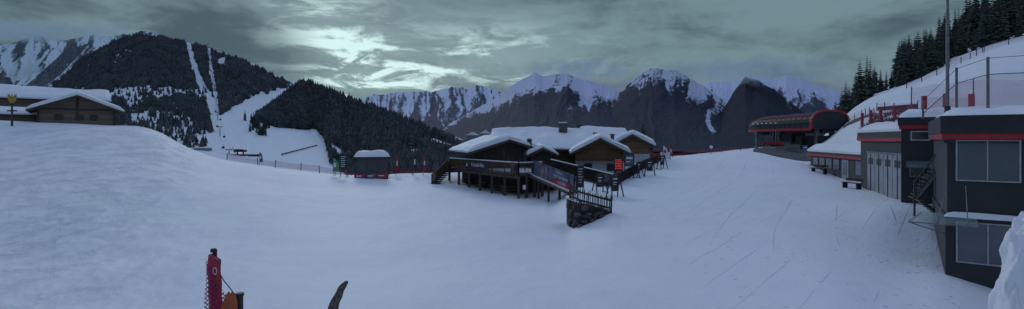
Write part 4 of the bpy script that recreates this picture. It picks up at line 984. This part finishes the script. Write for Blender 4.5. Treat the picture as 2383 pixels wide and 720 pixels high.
bench(N0.lerp(N1,.3)+Vector((-1.1,-.9,0)),-1.3,'beam','dark wooden bench standing in the snow before the annex')
bench(K0.lerp(K1,.05)+Vector((-1.0,-.3,0)),-1.45,'beam','dark wooden bench beside the garage doors')
# ---------------------------------------------------------------- slope fences and roof fence
fence('padded_slope_fence',[(2006,62),(2050,58),(2100,55),(2150,52)],1.3,'netp','red padded posts with net along the upper slope road','redpad',1.9,padw=.26,gap=.1)
fence('padded_slope_fence',[(2150,50),(2200,48),(2262,46.5)],2.3,'netp','tall red padded posts with net above the building','redpad',1.6,padw=.36,gap=.1)
fence('tall_slope_net',[(2120,53),(2200,50),(2300,49),(2420,48)],3.4,'netp','tall pink net fence on the slope above the roof','grey',5,pr=.06,gap=.2)
t=fence('wooden_slope_fence',[(2040,66),(2080,62),(2135,60)],1.0,'netp','brown wooden barrier on the slope','beam',2); 
a=G(2042,66);c=G(2135,60); b=MB(); b.wall(a,c,min(a.z,c.z)+.1,max(a.z,c.z)+.5,.1); b.obj('plank_panel','woodd',t)
fence('wooden_slope_fence',[(2290,112),(2330,110),(2383,108),(2440,106)],1.3,'netp','wooden post fence high on the snowy slope','bark',3,pr=.09)
fence('wooden_slope_fence',[(2110,100),(2180,102),(2250,106),(2290,112)],1.2,'netp','wooden post fence high on the snowy slope','bark',4,pr=.08)
a=np.linspace(0,1,40); U,V=np.meshgrid(a,np.linspace(0,1,8),indexing='ij'); pc=1962+U*84; dc=74-U*14+V*2.6
RX=(pc-CX)/F*dc; grid_mesh('service_road',RX,dc,gz(RX,dc)+.09,'asph')
fence('road_railing',[(1975,72),(2005,68),(2040,61)],1.1,'netp','metal railing along the curved service road','grey',2)
rf=thing('roof_net_fence',P(2300,265,22),'tall grey posts carrying a pink net above the roof','fence')
Fp=[P(2148,0,27.5),P(2226,0,24.5),P(2299,0,22.0),P(2410,0,20.5)]; ztp=[P(0,232,27.5).z,P(0,158,24.5).z,P(0,133,22).z,P(0,125,20.5).z]; zbt=[7.3,7.2,7.1,7.1]
for p,z1,z0 in zip(Fp,ztp,zbt): b=MB(); b.cyl((p.x,p.y,z0-.2),(p.x,p.y,z1),.055,.055,8); b.obj('post','grey',rf)
me=bpy.data.meshes.new('net'); rl=ROOT[rf.name]; vs=[];n=4
for p,z1,z0 in zip(Fp,ztp,zbt): vs.append((p.x-rl.x,p.y-rl.y,z0+.02-rl.z))
for p,z1,z0 in zip(Fp,ztp,zbt): vs.append((p.x-rl.x,p.y-rl.y,z1-.75-rl.z))
me.from_pydata(vs,[],[(i,i+1,i+1+n,i+n) for i in range(3)]); u=me.uv_layers.new(name='UVMap'); di=[0,4,8,12]
for l in me.loops:
    i=l.vertex_index; u.data[l.index].uv=(di[i%n],0 if i<n else 2)
me.materials.append(M['netp']); o=bpy.data.objects.new('net',me); COL.objects.link(o); o.parent=rf
b=MB(); 
for i in range(3): b.cyl((Fp[i].x,Fp[i].y,ztp[i]-.75),(Fp[i+1].x,Fp[i+1].y,ztp[i+1]-.75),.018,.018,5); b.cyl((Fp[i].x,Fp[i].y,ztp[i]-.05),(Fp[i+1].x,Fp[i+1].y,ztp[i+1]-.05),.012,.012,5)
b.obj('wire','dgrey',rf)
q=P(2205,262,24); t=thing('flag_mast',q,'tall slim grey mast rising behind the roof','mast'); b=MB(q); b.cyl((0,0,-3),(0,0,9),.08,.05,10); b.obj('mast_tube','grey',t); b=MB(q); b.cyl((0,0,-.1),(0,0,.3),.12,.12,10); b.obj('mast_collar','dgrey',t)
b=MB()
for i in range(1100):
    p=random.uniform(1995,2110); d=random.uniform(54,62); q=G(p,d); h=random.uniform(.15,.45); a_=random.random()*6.28
    if fbm(q.x*.5,q.y*.5,2,77)<.5: continue
    b.add([(q.x-.08,q.y,q.z-.05),(q.x+.08,q.y,q.z-.05),(q.x+math.cos(a_)*.2,q.y+math.sin(a_)*.2,q.z+h)],[(0,1,2)])
o=b.obj('dry_grass','grass'); tag(o,'dry brown grass poking through the snow bank','grass',None,'stuff')
# ---------------------------------------------------------------- near snow heap right
n=130; U,V=np.meshgrid(np.linspace(0,1,n),np.linspace(0,1,n),indexing='ij')
hd=9+V*5.5; lx=(itp(hd,[(9,2318),(11,2284),(12.5,2306),(14.5,2342)])-CX)/F*hd
HX=lx+np.power(U,1.5)*5; rise=np.power(np.clip(U*4,0,1),.55)
top=3.55+.35*sstep(.2,.8,V)+.9*(fbm(HX*1.3,hd*1.3,4,50)-.5)
HZ=-1+(top+1)*rise*np.power(np.clip((1-V)*8,0,1),.4)*np.power(np.clip(V*6,0,1),.4)
HX=HX+.7*(fbm(HZ*1.8+3,hd*1.8,5,52)-.5)*(1-U)
HZ=HZ+.45*(ridged(HX*2.0,hd*2.0,5,55)-.5)*rise
grid_mesh('snow_bank',HX,hd,HZ,'snowp')
# ---------------------------------------------------------------- near padded post, net, bundle, branch
q=P(498,720,12); zg=float(gz(q.x,12))
pp=thing('padded_fence_post',(q.x,12,zg),'red padded fence post with dark cap and magenta net','fence post')
t0=P(499,586,12)
b=MB(); b.cyl((t0.x-.05,12.12,zg-.3),(t0.x-.06,12.12,t0.z+.03),.055,.05,10); b.obj('pole','dgrey',pp)
b=MB(); zt=t0.z-.06
rows=12; vs=[]
for i in range(rows+1):
    z=zt+(zg+.2-zt)*i/rows; xx=t0.x+.035*i/rows*2+.012*math.sin(i*1.7)
    for dx,dy in((-.15,-.05),(-.05,-.12),(.09,-.11),(.14,0),(.09,.08),(-.12,.06)): vs.append((xx+dx*(.75 if i==0 else 1)+random.uniform(-.008,.008),12+dy,z-.05*(dx>.05)*(i==0)*3))
fs=[(i*6+j,(i+1)*6+j,(i+1)*6+(j+1)%6,i*6+(j+1)%6) for i in range(rows) for j in range(6)]+[tuple(range(6)),tuple(rows*6+j for j in range(6))[::-1]]
b.add(vs,fs); b.obj('padding','redpad',pp,smooth=False)
b=MB(); b.cyl((t0.x-.06,12.06,t0.z-.02),(t0.x-.06,12.06,t0.z+.06),.07,.06,12); b.obj('cap','black',pp)
b=MB(); c=Vector((t0.x+.09,11.86,t0.z-.42)); k=16
b.add([(c.x+.05*math.cos(6.283*i/k),c.y,c.z+.09*math.sin(6.283*i/k)) for i in range(k)]+[(c.x+.035*math.cos(6.283*i/k),c.y,c.z+.07*math.sin(6.283*i/k)) for i in range(k)],[(i,(i+1)%k,(i+1)%k+k,i+k) for i in range(k)]); b.obj('ring_print','whitep',pp)
def netquad(par,rows_,mat):
    me=bpy.data.meshes.new('net'); rl=ROOT[par.name]; m_=len(rows_[0]); vs=[tuple(Vector(p)-rl) for r in rows_ for p in r]
    me.from_pydata(vs,[],[(i*m_+j,i*m_+j+1,(i+1)*m_+j+1,(i+1)*m_+j) for i in range(len(rows_)-1) for j in range(m_-1)]); u=me.uv_layers.new(name='UVMap')
    for l in me.loops: i=l.vertex_index; p=vs[i]; u.data[l.index].uv=(p[0]+p[1]*.5,p[2])
    me.materials.append(M[mat]); o=bpy.data.objects.new('net',me); COL.objects.link(o); o.parent=par
p2=P(558,682,11.8)
rw=[]
for i in range(9):
    r=[]
    for j in range(11):
        u=j/10; x=t0.x-.12+(p2.x-t0.x+.06)*u; sag=math.sin(math.pi*u)*.14
        ztop=(t0.z-.12)+(p2.z-.05-t0.z+.12)*min(1,u*1.3)-sag; zbm=zg+.1; r.append((x,11.84+.04*math.sin(j*2+i),ztop+(zbm-ztop)*i/8))
    rw.append(r)
netquad(pp,rw,'netn')
b=MB(); pts=[P(513,640,11.8),P(522,655,11.8),P(533,668,11.8),P(545,684,11.8),P(556,690,11.8)]
for a_,c_ in zip(pts[:-1],pts[1:]): b.cyl(a_,c_,.012,.012,5)
b.obj('rope','black',pp)
t=thing('black_fence_post',(p2.x,11.8,zg),'short black round fence post with flat cap','fence post'); b=MB(); b.cyl((p2.x,11.8,zg-.3),(p2.x,11.8,p2.z-.06),.075,.075,14); b.obj('tube','dgrey',t); b=MB(); b.cyl((p2.x,11.8,p2.z-.06),(p2.x,11.8,p2.z),.095,.09,14); b.obj('cap','black',t)
c=P(531,725,11.6); n=14; vs=[]; t=thing('orange_tarpaulin_bundle',(c.x,c.y,zg),'folded orange fabric bundle hung on the fence net','bundle'); b=MB()
for i in range(n+1):
    v_=i/n; z=c.z+.42-(c.z+.42-zg+.05)*v_
    for j in range(16):
        a_=6.283*j/16; r=.17*math.sin(min(1.57,.25+v_*5))*(1+.13*math.sin(a_*5+v_*4)); vs.append((c.x+.04*(1-v_)+r*math.cos(a_),c.y+.7*r*math.sin(a_),z+.03*math.sin(a_*3)))
b.add(vs,[(i*16+j,(i+1)*16+j,(i+1)*16+(j+1)%16,i*16+(j+1)%16) for i in range(n) for j in range(16)]+[tuple(range(16))]); b.obj('fabric','orange',t,smooth=True)
q=P(770,730,11); zg2=float(gz(q.x,11)); t=thing('dead_branch',(q.x,11,zg2),'gnarled grey dead branch sticking up from the snow','branch')
pts=[(Vector((q.x-.25,11,zg2-.2)),.11),(P(772,735,11),.10),(P(779,705,11),.085),(P(787,690,11.05),.075),(P(793,674,10.95),.07),(P(800,665,11),.055),(P(806,657,11),.035),(P(808,654,11),.01)]
b=MB(); k=10; vs=[]
for i,(p,r) in enumerate(pts):
    for j in range(k): a_=6.283*j/k; rr_=r*random.uniform(.75,1.25); vs.append((p.x+rr_*math.cos(a_),p.y+rr_*math.sin(a_),p.z-rr_*.5*math.cos(a_)))
b.add(vs,[(i*k+j,i*k+(j+1)%k,(i+1)*k+(j+1)%k,(i+1)*k+j) for i in range(len(pts)-1) for j in range(k)]+[tuple((len(pts)-1)*k+j for j in range(k))]); b.obj('bough','branch',t)
b=MB(); a_=P(795,676,11); b.cyl(a_,P(802,672,10.9),.03,.012,6); b.obj('twig','branch',t)
for k,(p,y,s) in enumerate(((1045,328,9),(1062,333,8),(1100,322,8),(1130,318,7),(1150,322,7))):
    d=700; q=P(p,y,d); t=thing('village_house',q,'small distant house with snowy roof across the valley','house','village houses'); b=MB(q); b.box(-s,s,-5,5,-20,4); b.obj('wall','concrete',t); b=MB(q); b.xprof([(-s-1,4),(s+1,4),(0,8.5)],-6,6); b.obj('roof','snowp',t)
# ---------------------------------------------------------------- cloud wisps over peaks
m,nt,bs=base_mat('cloud_vapour'); uv=nt.nodes.new('ShaderNodeUVMap').outputs[0]
at=nt.nodes.new('ShaderNodeAttribute'); at.attribute_name='snow'
f=noise(nt,1,6,mapping(nt,uv,(6,4,1)),.6)
al=ramp(nt,math_n(nt,'ADD',math_n(nt,'MULTIPLY',f,1.1),math_n(nt,'SUBTRACT',at.outputs['Fac'],1.0)),.05,.75)
nt.links.new(math_n(nt,'MULTIPLY',al,.9),bs.inputs['Alpha']); bs.inputs['Roughness'].default_value=1; bs.inputs['Specular IOR Level'].default_value=0
bs.inputs['Base Color'].default_value=(.60,.72,.74,1)
def cloud(x0,x1,y0,y1,d,seed):
    px_=np.linspace(x0,x1,60); v_=np.linspace(0,1,20); V,PX_=np.meshgrid(v_,px_,indexing='ij'); yy=y0+(y1-y0)*V; dd=d*(1+.03*np.sin(PX_/50))-V*d*.12
    U=(PX_-x0)/(x1-x0); a=np.sin(np.pi*U)**.6*np.sin(np.pi*np.clip(V,0,1))**.8
    o=grid_mesh('cloud',(PX_-CX)/F*dd,dd,CZ+(YH-yy)/F*dd,m,a,np.stack([PX_/300+seed,yy/150],-1)); tag(o,'soft grey cloud bank hanging on the peaks','cloud',None,'stuff')
cloud(1420,2080,115,214,3900,0); cloud(1160,1520,120,202,4700,3); cloud(-300,420,30,116,2600,8)
# ---------------------------------------------------------------- world
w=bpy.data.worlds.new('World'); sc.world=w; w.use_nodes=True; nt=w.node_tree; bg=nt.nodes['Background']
dirv=nt.nodes.new('ShaderNodeTexCoord').outputs['Generated']
sp=nt.nodes.new('ShaderNodeSeparateXYZ'); nt.links.new(dirv,sp.inputs[0]); dx,dy,dz=sp.outputs
el=math_n(nt,'MAXIMUM',dz,0.0); den=math_n(nt,'ADD',el,.50)
cu=math_n(nt,'DIVIDE',dx,den); cv=math_n(nt,'DIVIDE',dy,den)
cm=nt.nodes.new('ShaderNodeCombineXYZ'); nt.links.new(cu,cm.inputs[0]); nt.links.new(cv,cm.inputs[1]); nt.links.new(math_n(nt,'MULTIPLY',el,3.2),cm.inputs[2]); cvec=cm.outputs[0]
n1=noise(nt,2.6,7,cvec,.58,.6); n2=noise(nt,8,5,cvec,.6,.3); n3=noise(nt,1.1,2,cvec,.5)
cl=math_n(nt,'ADD',math_n(nt,'MULTIPLY',n1,.52),math_n(nt,'ADD',math_n(nt,'MULTIPLY',n2,.20),math_n(nt,'MULTIPLY',n3,.28)))
base=mixc(nt,ramp(nt,cl,.41,.60),(.062,.105,.132),(.165,.250,.285))
ysafe=math_n(nt,'MAXIMUM',dy,.05); uu=math_n(nt,'DIVIDE',dx,ysafe); vv=math_n(nt,'DIVIDE',dz,ysafe)
def gauss(cx_,cy_,sx,sy,sh=0):
    a=math_n(nt,'SUBTRACT',uu,cx_); c=math_n(nt,'SUBTRACT',vv,cy_)
    if sh: a=math_n(nt,'ADD',a,math_n(nt,'MULTIPLY',c,sh))
    a=math_n(nt,'DIVIDE',a,sx); c=math_n(nt,'DIVIDE',c,sy)
    r=math_n(nt,'ADD',math_n(nt,'MULTIPLY',a,a),math_n(nt,'MULTIPLY',c,c)); return math_n(nt,'EXPONENT',math_n(nt,'MULTIPLY',r,-1))
g=math_n(nt,'ADD',math_n(nt,'ADD',gauss(-.33,.19,.10,.11,.5),math_n(nt,'MULTIPLY',gauss(-.275,.115,.10,.045),1.1)),math_n(nt,'MULTIPLY',gauss(-.07,.155,.19,.055),.95))
n4=noise(nt,5.0,7,mapping(nt,cvec,(1,1,1.6)),.62,.5)
gl=math_n(nt,'MULTIPLY',g,ramp(nt,n4,.45,.62))
gl=math_n(nt,'ADD',gl,math_n(nt,'MULTIPLY',g,.15))
c=mixc(nt,math_n(nt,'MULTIPLY',gl,.95,True),base,(.66,.90,.88))
hz=math_n(nt,'MULTIPLY',ramp(nt,vv,.16,.09),ramp(nt,uu,-.05,.2)); c=mixc(nt,math_n(nt,'MULTIPLY',hz,.45),c,(.15,.18,.27))
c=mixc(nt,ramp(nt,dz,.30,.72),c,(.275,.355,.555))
sky=nt.nodes.new('ShaderNodeTexSky'); sky.sky_type='NISHITA'; sky.sun_disc=False; sky.sun_elevation=math.radians(22); sky.sun_rotation=math.radians(-17)
ad_=nt.nodes.new('ShaderNodeMix'); ad_.data_type='RGBA'; ad_.blend_type='ADD'; ad_.inputs[0].default_value=.0008
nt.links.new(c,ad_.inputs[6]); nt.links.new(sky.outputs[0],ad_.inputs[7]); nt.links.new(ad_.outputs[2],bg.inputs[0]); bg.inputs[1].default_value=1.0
sl_=bpy.data.lights.new('sun','SUN'); sl_.energy=.5; sl_.angle=math.radians(14); sl_.color=(.88,.94,1.0); so_=bpy.data.objects.new('sun',sl_); COL.objects.link(so_)
d=Vector((-.28,.95,.42)); so_.rotation_euler=d.to_track_quat('Z','Y').to_euler()
# ---------------------------------------------------------------- camera
cd=bpy.data.cameras.new('Camera'); cd.sensor_width=36; cd.lens=18; cd.shift_y=-(360-YH)/2383; cd.clip_start=.1; cd.clip_end=30000
co=bpy.data.objects.new('Camera',cd); co.location=(0,0,CZ); co.rotation_euler=(math.pi/2,0,0); COL.objects.link(co); sc.camera=co
